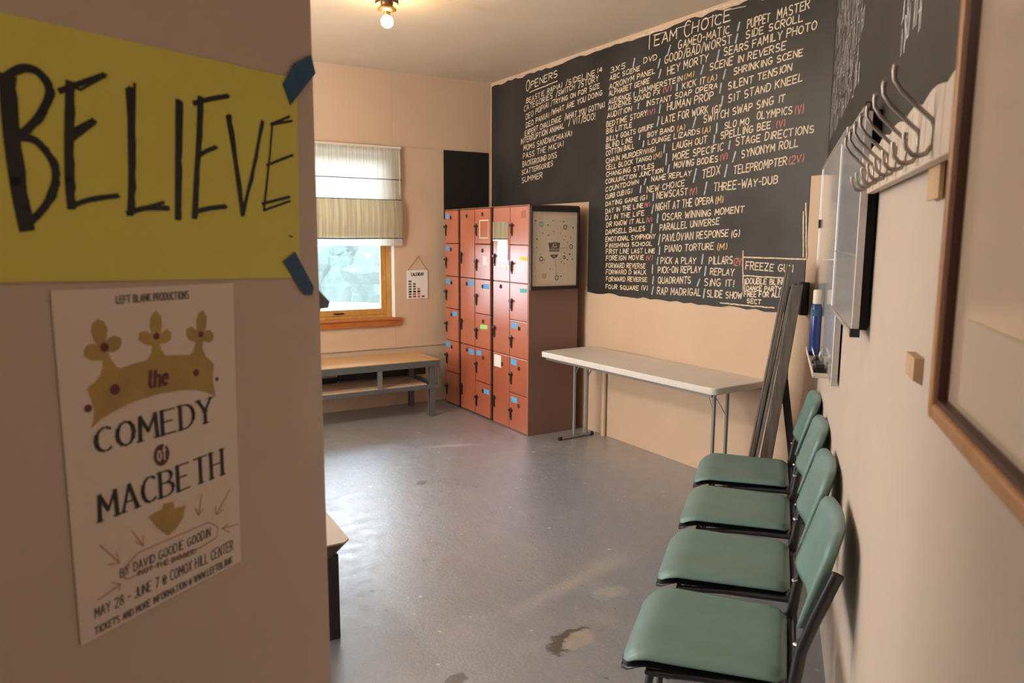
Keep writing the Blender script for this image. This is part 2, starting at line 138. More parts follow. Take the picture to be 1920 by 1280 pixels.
M_['redpen'] = mat('red_pen', (0.55, 0.17, 0.13), 0.6)
M_['gold'] = mat('gold_print', (0.34, 0.22, 0.075), 0.6, scale=14, c2=(0.52, 0.33, 0.085))
M_['vinyl'] = mat('teal_vinyl', (0.150, 0.270, 0.255), 0.36, scale=4.5, c2=(0.132, 0.205, 0.186), bump=0.05, bscale=120, spec=0.45)
M_['tabletop'] = mat('pale_tabletop', (0.66, 0.63, 0.59), 0.4, var=0.04, scale=8)
M_['woodtop'] = mat('light_wood', (0.62, 0.38, 0.17), 0.4, scale=4, c2=(0.46, 0.26, 0.11), stretch=(1, 9, 9))
M_['palewood'] = mat('pale_wood', (0.60, 0.46, 0.32), 0.4, scale=4, c2=(0.50, 0.36, 0.23), stretch=(1, 9, 9))
M_['windowwood'] = mat('honey_wood', (0.60, 0.33, 0.08), 0.35, scale=5, c2=(0.42, 0.20, 0.045), stretch=(6, 6, 1))
M_['sillwood'] = mat('orange_wood', (0.46, 0.16, 0.035), 0.35, scale=5, c2=(0.33, 0.10, 0.022), stretch=(1, 8, 8))
M_['framewood'] = mat('frame_wood', (0.62, 0.34, 0.15), 0.4, scale=6, c2=(0.50, 0.25, 0.10), stretch=(3, 3, 1))
M_['lipshade'] = mat('lip_shade', (0.07, 0.022, 0.012), 0.4)
M_['darkwood'] = mat('weathered_dark_wood', (0.07, 0.055, 0.045), 0.5, scale=9, c2=(0.16, 0.13, 0.11), stretch=(8, 8, 0.6))
M_['greywood'] = mat('grey_wood_edge', (0.26, 0.235, 0.21), 0.6, scale=9, c2=(0.13, 0.115, 0.10), stretch=(8, 8, 0.6))
M_['brownwood'] = mat('brown_wood', (0.085, 0.05, 0.035), 0.45, var=0.2, scale=8)
M_['purplewood'] = mat('dark_stained_wood', (0.022, 0.014, 0.018), 0.45)
M_['whiteboard'] = mat('whiteboard_enamel', (0.60, 0.58, 0.55), 0.10, spec=0.6)
M_['greyboard'] = mat('grey_whiteboard', (0.25, 0.26, 0.275), 0.22, spec=0.5, var=0.06, scale=6)
M_['alu'] = mat('aluminium', (0.60, 0.60, 0.60), 0.35, metal=0.8)
M_['railpaint'] = mat('cream_rail_paint', (0.62, 0.52, 0.43), 0.5, var=0.05, scale=12)
M_['hookmetal'] = mat('hook_metal', (0.32, 0.275, 0.235), 0.35, metal=0.8)
M_['rawwood'] = mat('raw_wood_block', (0.50, 0.33, 0.19), 0.7, var=0.1, scale=15)
M_['bluebottle'] = mat('blue_liquid', (0.012, 0.040, 0.20), 0.2)
M_['capwhite'] = mat('cap_cream', (0.72, 0.65, 0.54), 0.5)
M_['brass'] = mat('brass', (0.72, 0.42, 0.13), 0.28, metal=1, var=0.15, scale=30)
M_['bronze'] = mat('bronze_glass', (0.16, 0.075, 0.04), 0.3, metal=0.3, var=0.3, scale=40)
M_['bulb'] = mat('lit_bulb', (1, 1, 1), 0.5, emit=(1.0, 0.70, 0.36), estr=260)
M_['mirror'] = mat('mirror', (0.92, 0.92, 0.92), 0.02, metal=1)
M_['picture'] = mat('pale_picture', (0.76, 0.62, 0.48), 0.16, var=0.03, scale=2)
M_['plaster'] = mat('white_reveal', (0.80, 0.78, 0.74), 0.6)
M_['orangeink'] = mat('orange_ink', (0.70, 0.25, 0.05), 0.6)
M_['string'] = mat('string', (0.30, 0.20, 0.11), 0.9)
M_['redprint'] = mat('red_print', (0.55, 0.12, 0.10), 0.7)
M_['foliage'] = mat('foliage', (0.014, 0.036, 0.024), 0.8, scale=2.2, c2=(0.050, 0.082, 0.052))
M_['ground'] = mat('pale_ground', (0.22, 0.21, 0.19), 0.9, var=0.2, scale=0.1)

def floor_mat():
    m = bpy.data.materials.new('painted_concrete'); m.use_nodes = True
    nt = m.node_tree; b = nt.nodes['Principled BSDF']; N = nt.nodes.new; L = nt.links.new
    tc = N('ShaderNodeTexCoord'); P = tc.outputs['Object']
    def noise(s, d=6, r=0.6, vec=P):
        n = N('ShaderNodeTexNoise'); n.inputs['Scale'].default_value = s; n.inputs['Detail'].default_value = d; n.inputs['Roughness'].default_value = r
        L(vec, n.inputs['Vector']); return n
    def rng(x, a, c, lo=0, hi=1):
        r = N('ShaderNodeMapRange'); r.inputs[1].default_value = a; r.inputs[2].default_value = c; r.inputs[3].default_value = lo; r.inputs[4].default_value = hi
        L(x, r.inputs[0]); return r.outputs[0]
    def mix(f, a, c):
        x = N('ShaderNodeMix'); x.data_type = 'RGBA'
        if isinstance(f, float): x.inputs[0].default_value = f
        else: L(f, x.inputs[0])
        for i, v in ((6, a), (7, c)):
            if isinstance(v, tuple): x.inputs[i].default_value = (*v, 1)
            else: L(v, x.inputs[i])
        return x.outputs[2]
    def mul(a, c):
        x = N('ShaderNodeMath'); x.operation = 'MULTIPLY'; L(a, x.inputs[0])
        if isinstance(c, float): x.inputs[1].default_value = c
        else: L(c, x.inputs[1])
        return x.outputs[0]
    big = noise(0.9, 3); mid = noise(4.5, 6, 0.65); fine = noise(60, 5, 0.7); scr = noise(3, 2)
    base = mix(rng(big.outputs[0], 0.35, 0.65), (0.225, 0.265, 0.335), (0.275, 0.29, 0.325))
    base = mix(mul(rng(mid.outputs[0], 0.50, 0.72), 0.60), base, (0.37, 0.365, 0.36))
    base = mix(mul(rng(fine.outputs[0], 0.42, 0.72), 0.42), base, (0.12, 0.122, 0.13))
    def specks(scale, keep, size, c, k):
        v = N('ShaderNodeTexVoronoi'); v.inputs['Scale'].default_value = scale; v.inputs['Randomness'].default_value = 1.0
        wp = N('ShaderNodeVectorMath'); wp.operation = 'MULTIPLY_ADD'; L(noise(40, 2).outputs['Color'], wp.inputs[0]); wp.inputs[1].default_value = (0.03, 0.03, 0); L(P, wp.inputs[2])
        L(wp.outputs[0], v.inputs['Vector'])
        sp = N('ShaderNodeSeparateColor'); L(v.outputs['Color'], sp.inputs[0])
        g = mul(rng(sp.outputs[0], keep, keep+0.005), rng(v.outputs['Distance'], size, size*0.6))
        return lambda base: mix(mul(g, k), base, c)
    base = specks(9, 0.84, 0.11, (0.72, 0.71, 0.69), 0.9)(base)
    base = specks(17, 0.91, 0.17, (0.66, 0.65, 0.63), 0.8)(base)
    base = specks(13, 0.84, 0.15, (0.05, 0.052, 0.058), 0.8)(base)
    base = specks(5, 0.78, 0.10, (0.10, 0.11, 0.13), 0.6)(base)
    # wear patches with a shape of their own: (x, y, rx, ry, turn, colour, strength)
    dis = noise(13, 8, 0.72); 
    for (x, y, rx, ry, a, c, k, e) in [
        (1.785, 2.455, 0.135, 0.062, 20, (0.045, 0.035, 0.028), 0.95, 0.06),
        (1.815, 2.44, 0.105, 0.046, 22, (0.36, 0.33, 0.29), 0.95, 0.10),
        (1.22, 2.44, 0.07, 0.035, 30, (0.05, 0.042, 0.035), 0.9, 0.1),
        (2.12, 2.90, 0.30, 0.035, 15, (0.42, 0.40, 0.38), 0.8, 0.8),
        (2.37, 2.98, 0.12, 0.06, 10, (0.40, 0.38, 0.36), 0.7, 0.8),
        (2.22, 2.72, 0.085, 0.05, -10, (0.40, 0.38, 0.36), 0.75, 0.3),
        (2.10, 4.70, 0.05, 0.035, 30, (0.06, 0.065, 0.08), 0.85, 0.2),
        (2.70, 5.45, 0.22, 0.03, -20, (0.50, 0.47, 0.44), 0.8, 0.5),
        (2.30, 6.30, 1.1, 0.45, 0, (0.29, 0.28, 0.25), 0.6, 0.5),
        (3.75, 4.9, 0.30, 1.1, 0, (0.28, 0.265, 0.235), 0.5, 0.6)]:
        mp = N('ShaderNodeMapping'); mp.vector_type = 'TEXTURE'
        mp.inputs['Location'].default_value = (x, y, 0); mp.inputs['Rotation'].default_value = (0, 0, R(a)); mp.inputs['Scale'].default_value = (rx, ry, 1)
        L(P, mp.inputs[0])
        ln = N('ShaderNodeVectorMath'); ln.operation = 'LENGTH'; L(mp.outputs[0], ln.inputs[0])
        ad = N('ShaderNodeMath'); ad.operation = 'MULTIPLY_ADD'; L(dis.outputs[0], ad.inputs[0]); ad.inputs[1].default_value = 2.4 if rx < 0.5 else 0.8
        L(ln.outputs['Value'], ad.inputs[2])
        lim = 2.2 if rx < 0.5 else 1.4
        f = rng(ad.outputs[0], lim + e, lim - e)
        base = mix(mul(f, k), base, c)
    L(base, b.inputs['Base Color'])
    L(rng(mid.outputs[0], 0.35, 0.7, 0.30, 0.46), b.inputs['Roughness'])
    b.inputs['Specular IOR Level'].default_value = 0.8
    b.inputs['Coat Weight'].default_value = 1.0; b.inputs['Coat IOR'].default_value = 1.9
    L(rng(noise(11, 6, 0.7).outputs[0], 0.35, 0.7, 0.30, 0.52), b.inputs['Coat Roughness'])
    bp = N('ShaderNodeBump'); bp.inputs['Strength'].default_value = 0.55; bp.inputs['Distance'].default_value = 0.012
    hh = N('ShaderNodeMath'); hh.operation = 'MULTIPLY_ADD'; L(fine.outputs[0], hh.inputs[0]); hh.inputs[1].default_value = 0.35; L(noise(7, 6, 0.7).outputs[0], hh.inputs[2])
    L(hh.outputs[0], bp.inputs['Height']); L(bp.outputs[0], b.inputs['Normal'])
    return m
M_['floor'] = floor_mat()

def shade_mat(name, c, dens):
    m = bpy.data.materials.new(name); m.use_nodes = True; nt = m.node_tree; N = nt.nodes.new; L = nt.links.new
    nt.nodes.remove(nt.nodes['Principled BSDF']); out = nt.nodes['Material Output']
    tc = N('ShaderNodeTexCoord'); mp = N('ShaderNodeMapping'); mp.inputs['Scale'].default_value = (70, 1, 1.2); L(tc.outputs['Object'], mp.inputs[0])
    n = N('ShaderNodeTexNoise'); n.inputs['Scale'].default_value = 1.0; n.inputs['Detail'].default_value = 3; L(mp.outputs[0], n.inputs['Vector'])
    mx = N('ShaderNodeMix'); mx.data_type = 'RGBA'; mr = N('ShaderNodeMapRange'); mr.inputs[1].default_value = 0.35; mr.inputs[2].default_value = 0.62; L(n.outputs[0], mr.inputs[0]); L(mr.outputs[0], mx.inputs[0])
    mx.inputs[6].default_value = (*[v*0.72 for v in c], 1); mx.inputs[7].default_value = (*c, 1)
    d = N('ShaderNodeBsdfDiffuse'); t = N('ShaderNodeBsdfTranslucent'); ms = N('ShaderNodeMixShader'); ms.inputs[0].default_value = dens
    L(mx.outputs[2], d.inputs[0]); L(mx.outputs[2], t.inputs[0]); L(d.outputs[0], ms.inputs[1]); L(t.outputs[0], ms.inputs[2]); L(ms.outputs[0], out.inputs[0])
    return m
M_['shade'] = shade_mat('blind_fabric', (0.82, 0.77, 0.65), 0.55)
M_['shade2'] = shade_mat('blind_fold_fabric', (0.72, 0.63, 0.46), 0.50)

def glass_mat(name, haze):
    m = bpy.data.materials.new(name); m.use_nodes = True; nt = m.node_tree; N = nt.nodes.new; L = nt.links.new
    nt.nodes.remove(nt.nodes['Principled BSDF']); out = nt.nodes['Material Output']
    tr = N('ShaderNodeBsdfTransparent'); gl = N('ShaderNodeBsdfGlossy'); gl.inputs['Roughness'].default_value = 0.03
    fr = N('ShaderNodeFresnel'); fr.inputs[0].default_value = 1.45; a = N('ShaderNodeMixShader'); L(fr.outputs[0], a.inputs[0]); L(tr.outputs[0], a.inputs[1]); L(gl.outputs[0], a.inputs[2])
    tl = N('ShaderNodeBsdfTranslucent'); tl.inputs[0].default_value = (0.9, 0.95, 0.95, 1); b = N('ShaderNodeMixShader')
    tc = N('ShaderNodeTexCoord'); n = N('ShaderNodeTexNoise'); n.inputs['Scale'].default_value = 3; n.inputs['Detail'].default_value = 5; L(tc.outputs['Object'], n.inputs['Vector'])
    mr = N('ShaderNodeMapRange'); mr.inputs[1].default_value = 0.3; mr.inputs[2].default_value = 0.7; mr.inputs[3].default_value = haze*0.7; mr.inputs[4].default_value = haze*1.3
    L(n.outputs[0], mr.inputs[0]); L(mr.outputs[0], b.inputs[0]); L(a.outputs[0], b.inputs[1]); L(tl.outputs[0], b.inputs[2]); L(b.outputs[0], out.inputs[0])
    return m
M_['glass'] = glass_mat('dusty_glass', 0.06)

# ------------------------------------------------------------------ mesh helpers
class MB:
    def __init__(s): s.v = []; s.f = []; s.sm = []; s.nb = 0
    def add(s, vs_, fs, smooth=False):
        o = len(s.v); s.v += [tuple(v) for v in vs_]; s.f += [tuple(i + o for i in f) for f in fs]; s.sm += [smooth]*len(fs); return s
    def box(s, x0, x1, y0, y1, z0, z1):
        # touching members of one mesh are a hair different in size so that no two faces coincide
        e = 0.0002*(s.nb % 6); s.nb += 1; x0 += e; x1 -= e; y0 += e; y1 -= e; z0 += e; z1 -= e
        return s.add([(x0,y0,z0),(x1,y0,z0),(x1,y1,z0),(x0,y1,z0),(x0,y0,z1),(x1,y0,z1),(x1,y1,z1),(x0,y1,z1)],
                     [(0,3,2,1),(4,5,6,7),(0,1,5,4),(1,2,6,5),(2,3,7,6),(3,0,4,7)])
    def hexa(s, p): return s.add(p, [(0,3,2,1),(4,5,6,7),(0,1,5,4),(1,2,6,5),(2,3,7,6),(3,0,4,7)])
    def tube(s, path, r, n=10, closed=False, flat=None):
        path = [Vector(p) for p in path]; rings = []; k = len(path)
        ref = None
        for i, p in enumerate(path):
            if closed: d = path[(i+1) % k] - path[i-1]
            else: d = (path[min(i+1, k-1)] - path[max(i-1, 0)])
            d.normalize()
            if ref is None: ref = Vector((0,0,1)) if abs(d.z) < 0.9 else Vector((1,0,0))
            a = d.cross(ref).normalized(); b = a.cross(d).normalized(); ref = b
            rr = r[i] if isinstance(r, (list, tuple)) else r
            rings.append([p + (a*math.cos(2*math.pi*j/n) + b*math.sin(2*math.pi*j/n)*(flat or 1))*rr for j in range(n)])
        vs_ = [v for q in rings for v in q]; fs = []
        for i in range(k if closed else k-1):
            i2 = (i+1) % k
            for j in range(n): fs.append((i*n+j, i*n+(j+1) % n, i2*n+(j+1) % n, i2*n+j))
        s.add(vs_, fs, True)
        if not closed: s.add(rings[0], [tuple(reversed(range(n)))]); s.add(rings[-1], [tuple(range(n))])
        return s
    def lathe(s, prof, c=(0,0,0), n=24):
        vs_ = []; fs = []
        for (r, z) in prof:
            for j in range(n): vs_.append((c[0]+r*math.cos(2*math.pi*j/n), c[1]+r*math.sin(2*math.pi*j/n), c[2]+z))
        for i in range(len(prof)-1):
            for j in range(n): fs.append((i*n+j, i*n+(j+1) % n, (i+1)*n+(j+1) % n, (i+1)*n+j))
        return s.add(vs_, fs, True)
    def prism(s, poly, f0, f1):
        """poly: 2D list; f0,f1 map (a,b) to the two 3D caps"""
        n = len(poly); vs_ = [f0(*p) for p in poly] + [f1(*p) for p in poly]
        return s.add(vs_, [tuple(range(n)), tuple(reversed(range(n, 2*n)))] + [(i, n+i, n+(i+1) % n, (i+1) % n) for i in range(n)])
    def strokes(s, pls, width, fmap, wf=None):
        for pl in pls:
            for (a, b) in zip(pl[:-1], pl[1:]):
                dx, dy = b[0]-a[0], b[1]-a[1]; l = math.hypot(dx, dy)
                if l < 1e-6: continue
                ux, uy = dx/l, dy/l
                ww = (wf(ux, uy) if wf else width)*0.5; e = ww*0.55
                p = [(a[0]-ux*e-uy*ww, a[1]-uy*e+ux*ww), (a[0]-ux*e+uy*ww, a[1]-uy*e-ux*ww), (b[0]+ux*e+uy*ww, b[1]+uy*e-ux*ww), (b[0]+ux*e-uy*ww, b[1]+uy*e+ux*ww)]
                P3 = [Vector(fmap(*q)) for q in p]; nn = (P3[1]-P3[0]).cross(P3[3]-P3[0]).normalized()*(0.00003*(len(s.f) % 9 - 4))
                if nn.x + nn.y < 0: nn = -nn if len(s.f) % 9 > 4 else nn
                s.add([q + nn for q in P3], [(0,1,2,3)])
        return s
    def mesh(s, name):
        me = bpy.data.meshes.new(name); me.from_pydata(s.v, [], s.f); me.update()
        for p, q in zip(me.polygons, s.sm): p.use_smooth = q
        bm = bmesh.new(); bm.from_mesh(me); bmesh.ops.recalc_face_normals(bm, faces=bm.faces[:]); bm.to_mesh(me); bm.free()
        return me

def obj(name, mb, m, parent=None, bevel=0, seg=2, label=None, loc=None, rotz=None):
    me = mb.mesh(name) if isinstance(mb, MB) else mb
    me.materials.clear(); me.materials.append(M_[m] if isinstance(m, str) else m)
    o = bpy.data.objects.new(name, me); col.objects.link(o)
    if parent: o.parent = parent
    if bevel:
        b = o.modifiers.new('bevel', 'BEVEL'); b.width = bevel; b.segments = seg; b.limit_method = 'ANGLE'; b.angle_limit = R(40)
    if label: o['label'] = label
    if loc: o.location = loc
    if rotz is not None: o.rotation_euler = (0, 0, rotz)
    return o
def thing(name, label, cat, loc=(0,0,0), rotz=0, group=None):
    o = bpy.data.objects.new(name, None); col.objects.link(o); o.empty_display_size = 0.1
    o.location = loc; o.rotation_euler = (0, 0, rotz); o['label'] = label; o['category'] = cat
    if group: o['group'] = group
    return o
def tag(o, label, cat, group=None, kind=None):
    o['label'] = label; o['category'] = cat
    if group: o['group'] = group
    if kind: o['kind'] = kind
    return o
def struct(name, mb, m, parent=None, label=None):
    o = obj(name, mb, m, parent)
    if not parent: o['kind'] = 'structure'
    if label: o['label'] = label
    return o

# ------------------------------------------------------------------ stroke lettering
def arc(cx, cy, rx, ry, a0, a1, n=8):
    return [(cx + rx*math.cos(R(a0+(a1-a0)*i/n)), cy + ry*math.sin(R(a0+(a1-a0)*i/n))) for i in range(n+1)]
G = {
 'A': [[(0,0),(2,6),(4,0)],[(.7,2.1),(3.3,2.1)]],
 'B': [[(0,0),(0,6)],[(0,6)]+arc(1.6,4.6,1.8,1.4,90,-90,6)+[(0,3.2)],[(0,3.2)]+arc(1.8,1.6,2.0,1.6,90,-90,6)+[(0,0)]],
 'C': [arc(2.3,3,2.2,3,50,310,10)],
 'D': [[(0,0),(0,6)],[(0,6)]+arc(1.2,3,2.7,3,90,-90,8)+[(0,0)]],
 'E': [[(3.6,6),(0,6),(0,0),(3.7,0)],[(0,3.1),(2.9,3.1)]],
 'F': [[(3.6,6),(0,6),(0,0)],[(0,3.1),(2.8,3.1)]],
 'G': [arc(2.3,3,2.2,3,50,350,10)+[(2.4,2.6)]],
 'H': [[(0,0),(0,6)],[(3.8,0),(3.8,6)],[(0,3),(3.8,3)]],
 'I': [[(1,0),(1,6)]],
 'J': [[(3,6),(3,1.5)]+arc(1.6,1.5,1.4,1.5,0,-160,5)],
 'K': [[(0,0),(0,6)],[(3.6,6),(0,2.6)],[(1.0,3.5),(3.8,0)]],
 'L': [[(0,6),(0,0),(3.4,0)]],
 'M': [[(0,0),(.3,6),(2.3,2),(4.3,6),(4.6,0)]],
 'N': [[(0,0),(0,6),(3.8,0),(3.8,6)]],
 'O': [arc(2.1,3,2.1,3,90,450,12)],
 'P': [[(0,0),(0,6)],[(0,6)]+arc(1.8,4.4,1.9,1.6,90,-90,6)+[(0,2.8)]],
 'Q': [arc(2.1,3,2.1,3,90,450,12),[(2.4,1.6),(4.2,-.4)]],
 'R': [[(0,0),(0,6)],[(0,6)]+arc(1.8,4.5,1.9,1.5,90,-90,6)+[(0,3)],[(1.4,3),(3.8,0)]],
 'S': [arc(2,4.5,1.8,1.5,40,270,7)+arc(2,1.5,1.9,1.5,90,-140,7)],
 'T': [[(0,6),(4.2,6)],[(2.1,6),(2.1,0)]],
 'U': [[(0,6),(0,2)]+arc(1.9,2,1.9,2,180,360,6)+[(3.8,6)]],
 'V': [[(0,6),(2,0),(4,6)]],
 'W': [[(0,6),(1.3,0),(2.7,4.6),(4.1,0),(5.4,6)]],
 'X': [[(0,0),(3.9,6)],[(0,6),(3.9,0)]],
 'Y': [[(0,6),(2,3),(4,6)],[(2,3),(2,0)]],
 'Z': [[(0,6),(3.8,6),(0,0),(3.8,0)]],
 '0': [arc(2,3,1.9,3,90,450,12)], '1': [[(.6,5),(1.6,6),(1.6,0)]],
 '2': [arc(1.9,4.4,1.8,1.6,160,-30,6)+[(0,0),(3.8,0)]],
 '3': [arc(1.8,4.5,1.6,1.5,140,-90,6)+arc(1.8,1.5,1.9,1.5,90,-140,6)],
 '4': [[(2.8,0),(2.8,6),(0,2),(3.8,2)]], '5': [[(3.5,6),(.5,6),(.3,3.4)]+arc(1.8,1.9,1.9,1.8,110,-140,7)],
 '7': [[(0,6),(3.6,6),(1.2,0)]], '8': [arc(1.9,4.5,1.5,1.5,-90,270,8),arc(1.9,1.5,1.8,1.5,90,450,8)],
 '(': [arc(2.4,3,1.8,3.8,130,230,5)], ')': [arc(-.6,3,1.8,3.8,50,-50,5)],
 '/': [[(0,-.6),(2.2,6.8)]], '-': [[(.3,3),(2.6,3)]], '.': [[(.4,0),(.7,.3)]], '!': [[(.5,1.8),(.6,6)],[(.45,0),(.6,.4)]],
 '?': [arc(1.6,4.6,1.5,1.4,160,-60,6)+[(1.6,1.8)],[(1.5,0),(1.7,.4)]],
 '@': [arc(2.3,2.6,2.2,2.8,0,330,10),arc(2.3,2.6,.9,1.1,0,360,8)],
 't': [[(1,6),(1,.8),(1.9,0)],[(0,4.2),(2,4.2)]], 'h': [[(0,0),(0,6)],[(0,3.2)]+arc(1.3,3,1.2,1.1,160,0,5)+[(2.5,0)]],
 'e': [[(.2,2.2),(2.5,2.4)]+arc(1.4,2.1,1.3,2.1,15,320,8)], 'o': [arc(1.4,2.1,1.4,2.1,90,450,10)],
 'f': [arc(2.0,5,1.0,1.0,60,180,4)+[(1,-.4)],[(0,3.8),(2.2,3.8)]],
}
def adv(ch):
    if ch == ' ': return 3.2
    g = G.get(ch)
    return (max(p[0] for pl in g for p in pl) + 1.5) if g else 3
def layout(text, a0, b0, a1, b1, h0, h1, jit=0.0, rnd=None, caps=False):
    """polylines in wall coordinates for text written from (a0,b0) to (a1,b1)"""
    rnd = rnd or random
    tot = sum(adv(c) for c in text) - 1.5; x = 0; res = []; prev = ' '
    for ch in text:
        g = G.get(ch)
        if g:
            bigc = caps and (x == 0 or prev == ' '); ck = (1.0 if not caps else (1.22 if bigc else 0.80))
            jx, jy, js, sl = (rnd.uniform(-1, 1)*jit for _ in range(4))
            for pl in g:
                o = []
                for (px, py) in pl:
                    py2 = py*ck*(1+js*0.25) + jy*0.7 - (0.9 if bigc else 0); px2 = x + px + jx*0.5 + py*(sl*0.13+0.06*bool(jit))
                    t = px2/tot; h = h0 + (h1-h0)*t
                    o.append((a0 + (a1-a0)*t + (rnd.uniform(-1, 1)*jit*0.012*h), b0 + (b1-b0)*t + py2/6*h + rnd.uniform(-1, 1)*jit*0.02*h))
                res.append(o)
        x += adv(ch); prev = ch
    return res

# ================================================================== the setting
XC, YW, ZC = 4.03, 7.11, 3.315          # chalk wall, window wall, ceiling height
TH = R(50.5); WALLW = 0.262
U = Vector((math.sin(TH), math.cos(TH), 0)); RN = Vector((math.cos(TH), -math.sin(TH), 0))
HROT = math.pi/2 - TH
def H(s, z=0.0, out=0.0):                # a point on the hook wall
    p = U*s + RN*(WALLW - out); return (p.x, p.y, z)
PH = R(58); PE = Vector((0.3901, 1.2978, 0)); PU = Vector((math.sin(PH), math.cos(PH), 0)); PN = Vector((math.cos(PH), -math.sin(PH), 0))
PROT = math.pi/2 - PH
def PT(t, z=0.0, out=0.0):               # a point on the left partition
    p = PE + PU*t + PN*out; return (p.x, p.y, z)

struct('floor', MB().box(-2.9, 4.3, -2.8, 7.4, -0.1, 0.0), 'floor')
struct('ceiling', MB().box(-2.9, 4.3, -2.8, 7.4, ZC, ZC+0.1), 'ceiling')
struct('wall_right', MB().box(XC, XC+0.2, 2.85, YW+0.25, 0, ZC), 'wall')
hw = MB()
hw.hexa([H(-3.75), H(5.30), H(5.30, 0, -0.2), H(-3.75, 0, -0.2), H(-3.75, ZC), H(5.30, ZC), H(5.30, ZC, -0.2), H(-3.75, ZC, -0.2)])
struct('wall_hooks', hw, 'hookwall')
struct('wall_end', MB().box(-2.8, -2.6, -2.7, YW+0.25, 0, ZC), 'wall')
pw = MB()
pw.hexa([PT(-3.6), PT(0), PT(0, 0, -0.11), PT(-3.5, 0, -0.11), PT(-3.6, ZC), PT(0, ZC), PT(0, ZC, -0.11), PT(-3.5, ZC, -0.11)])
pwo = struct('wall_left', pw, 'partition')
W1 = (1.75, 2.915, 0.905, 2.59); W2 = (-0.93, 0.235, 0.905, 2.59)  # W2: second window, out of view, added to let in more sky
ww = MB()
y0, y1 = YW, YW+0.25
ww.box(-2.7, W2[0], y0, y1, 0, ZC); ww.box(W2[1], W1[0], y0, y1, 0, ZC); ww.box(W1[1], 4.2, y0, y1, 0, ZC)
for W in (W1, W2):
    ww.box(W[0], W[1], y0, y1, 0, W[2]); ww.box(W[0], W[1], y0, y1, W[3], ZC)
struct('wall_window', ww, 'wall')
tr = MB().box(-2.6, XC, YW-0.008, YW, 2.606, 2.618); struct('trim_1', tr, 'wall')
tr = MB().box(-2.6, XC, YW-0.014, YW, 0.596, 0.608); struct('trim_2', tr, 'wall')

def window(name, W, detail):
    root = bpy.data.objects.new(name, None); col.objects.link(root); root['kind'] = 'structure'; root['label'] = 'honey wood window over the bench' if detail else 'unseen second window added along the same wall for daylight'
    x0, x1, z0, z1 = W
    rv = MB(); rv.box(x1-0.006, x1, YW+0.004, YW+0.2, z0, z1); rv.box(x0, x0+0.006, YW+0.004, YW+0.2, z0, z1); rv.box(x0, x1, YW+0.004, YW+0.2, z1-0.006, z1)
    obj('reveal', rv, 'plaster', root)
    fr = MB(); ya, yb = YW+0.075, YW+0.14; xr = x1-0.012; xl = x0+0.012
    fr.box(xr-0.045, xr, ya, yb, z0, z1-0.006); fr.box(xl, xl+0.045, ya, yb, z0, z1-0.006); fr.box(xl, xr, ya, yb, z0, z0+0.03); fr.box(xl, xr, ya, yb, z1-0.05, z1-0.006)
    obj('frame', fr, 'windowwood', root, 0.004)
    sa = MB(); ya2, yb2 = YW+0.088, YW+0.13; a, b = xl+0.047, xr-0.047; zl = z0+0.03; zm = (z0+z1)/2+0.05
    sa.box(b-0.055, b, ya2, yb2, zl, z1-0.06); sa.box(a, a+0.055, ya2, yb2, zl, z1-0.06); sa.box(a, b, ya2, yb2, zl, zl+0.062); sa.box(a, b, ya2, yb2, z1-0.12, z1-0.06); sa.box(a, b, ya2, yb2, zm, zm+0.05)
    obj('sash', sa, 'windowwood', root, 0.004)
    g = MB().box(a+0.05, b-0.05, YW+0.108, YW+0.112, zl+0.055, z1-0.11); obj('pane', g, 'glass', root)
    si = MB(); si.box(x0-0.06, x1+0.055, YW-0.042, YW+0.09, z0-0.02, z0+0.004); obj('sill', si, 'sillwood', root, 0.005)
    ap = MB(); ap.box(x0-0.05, x1+0.045, YW-0.03, YW+0.001, z0-0.08, z0-0.02); obj('apron', ap, 'sillwood', root, 0.004)
    if detail:
        l = MB(); l.box(2.30, 2.40, YW+0.07, YW+0.09, zl+0.02, zl+0.034); obj('sash_latch', l, 'blackmetal', root, 0.004)
    return root
window('window_1', W1, True); window('window_added', W2, False)

# ------------------------------------------------------------------ outdoors
gr = obj('ground', MB().box(-120, 120, 8, 220, -4.2, -4.0), 'ground'); gr['kind'] = 'structure'
fo = MB(); rr = random.Random(3)
tmp = bmesh.new(); bmesh.ops.create_icosphere(tmp, subdivisions=3, radius=1.0)
IV = [v.co.copy() for v in tmp.verts]; IF = [tuple(v.index for v in f.verts) for f in tmp.faces]; tmp.free()
from mathutils import noise as mnoise
for i in range(230):
    d = rr.uniform(68, 125); ang = R(rr.uniform(-2, 34)); x = math.sin(ang)*d; y = math.cos(ang)*d
    s = rr.uniform(1.2, 3.2); q = Vector((rr.uniform(0, 99), rr.uniform(0, 99), 0)); zc = -4 + s*0.5 + (d-68)*0.115
    vs_ = []
    for v in IV:
        k = s*(1 + 0.55*mnoise.noise(v*1.7 + q) + 0.35*mnoise.noise(v*4.5 + q)); vs_.append((x+v.x*k, y+v.y*k, zc+v.z*k*1.15))
    fo.add(vs_, IF, False)
tag(obj('shrubbery', fo, 'foliage'), 'hazy green shrubs and treetops outside the window', 'shrubbery', kind='stuff')

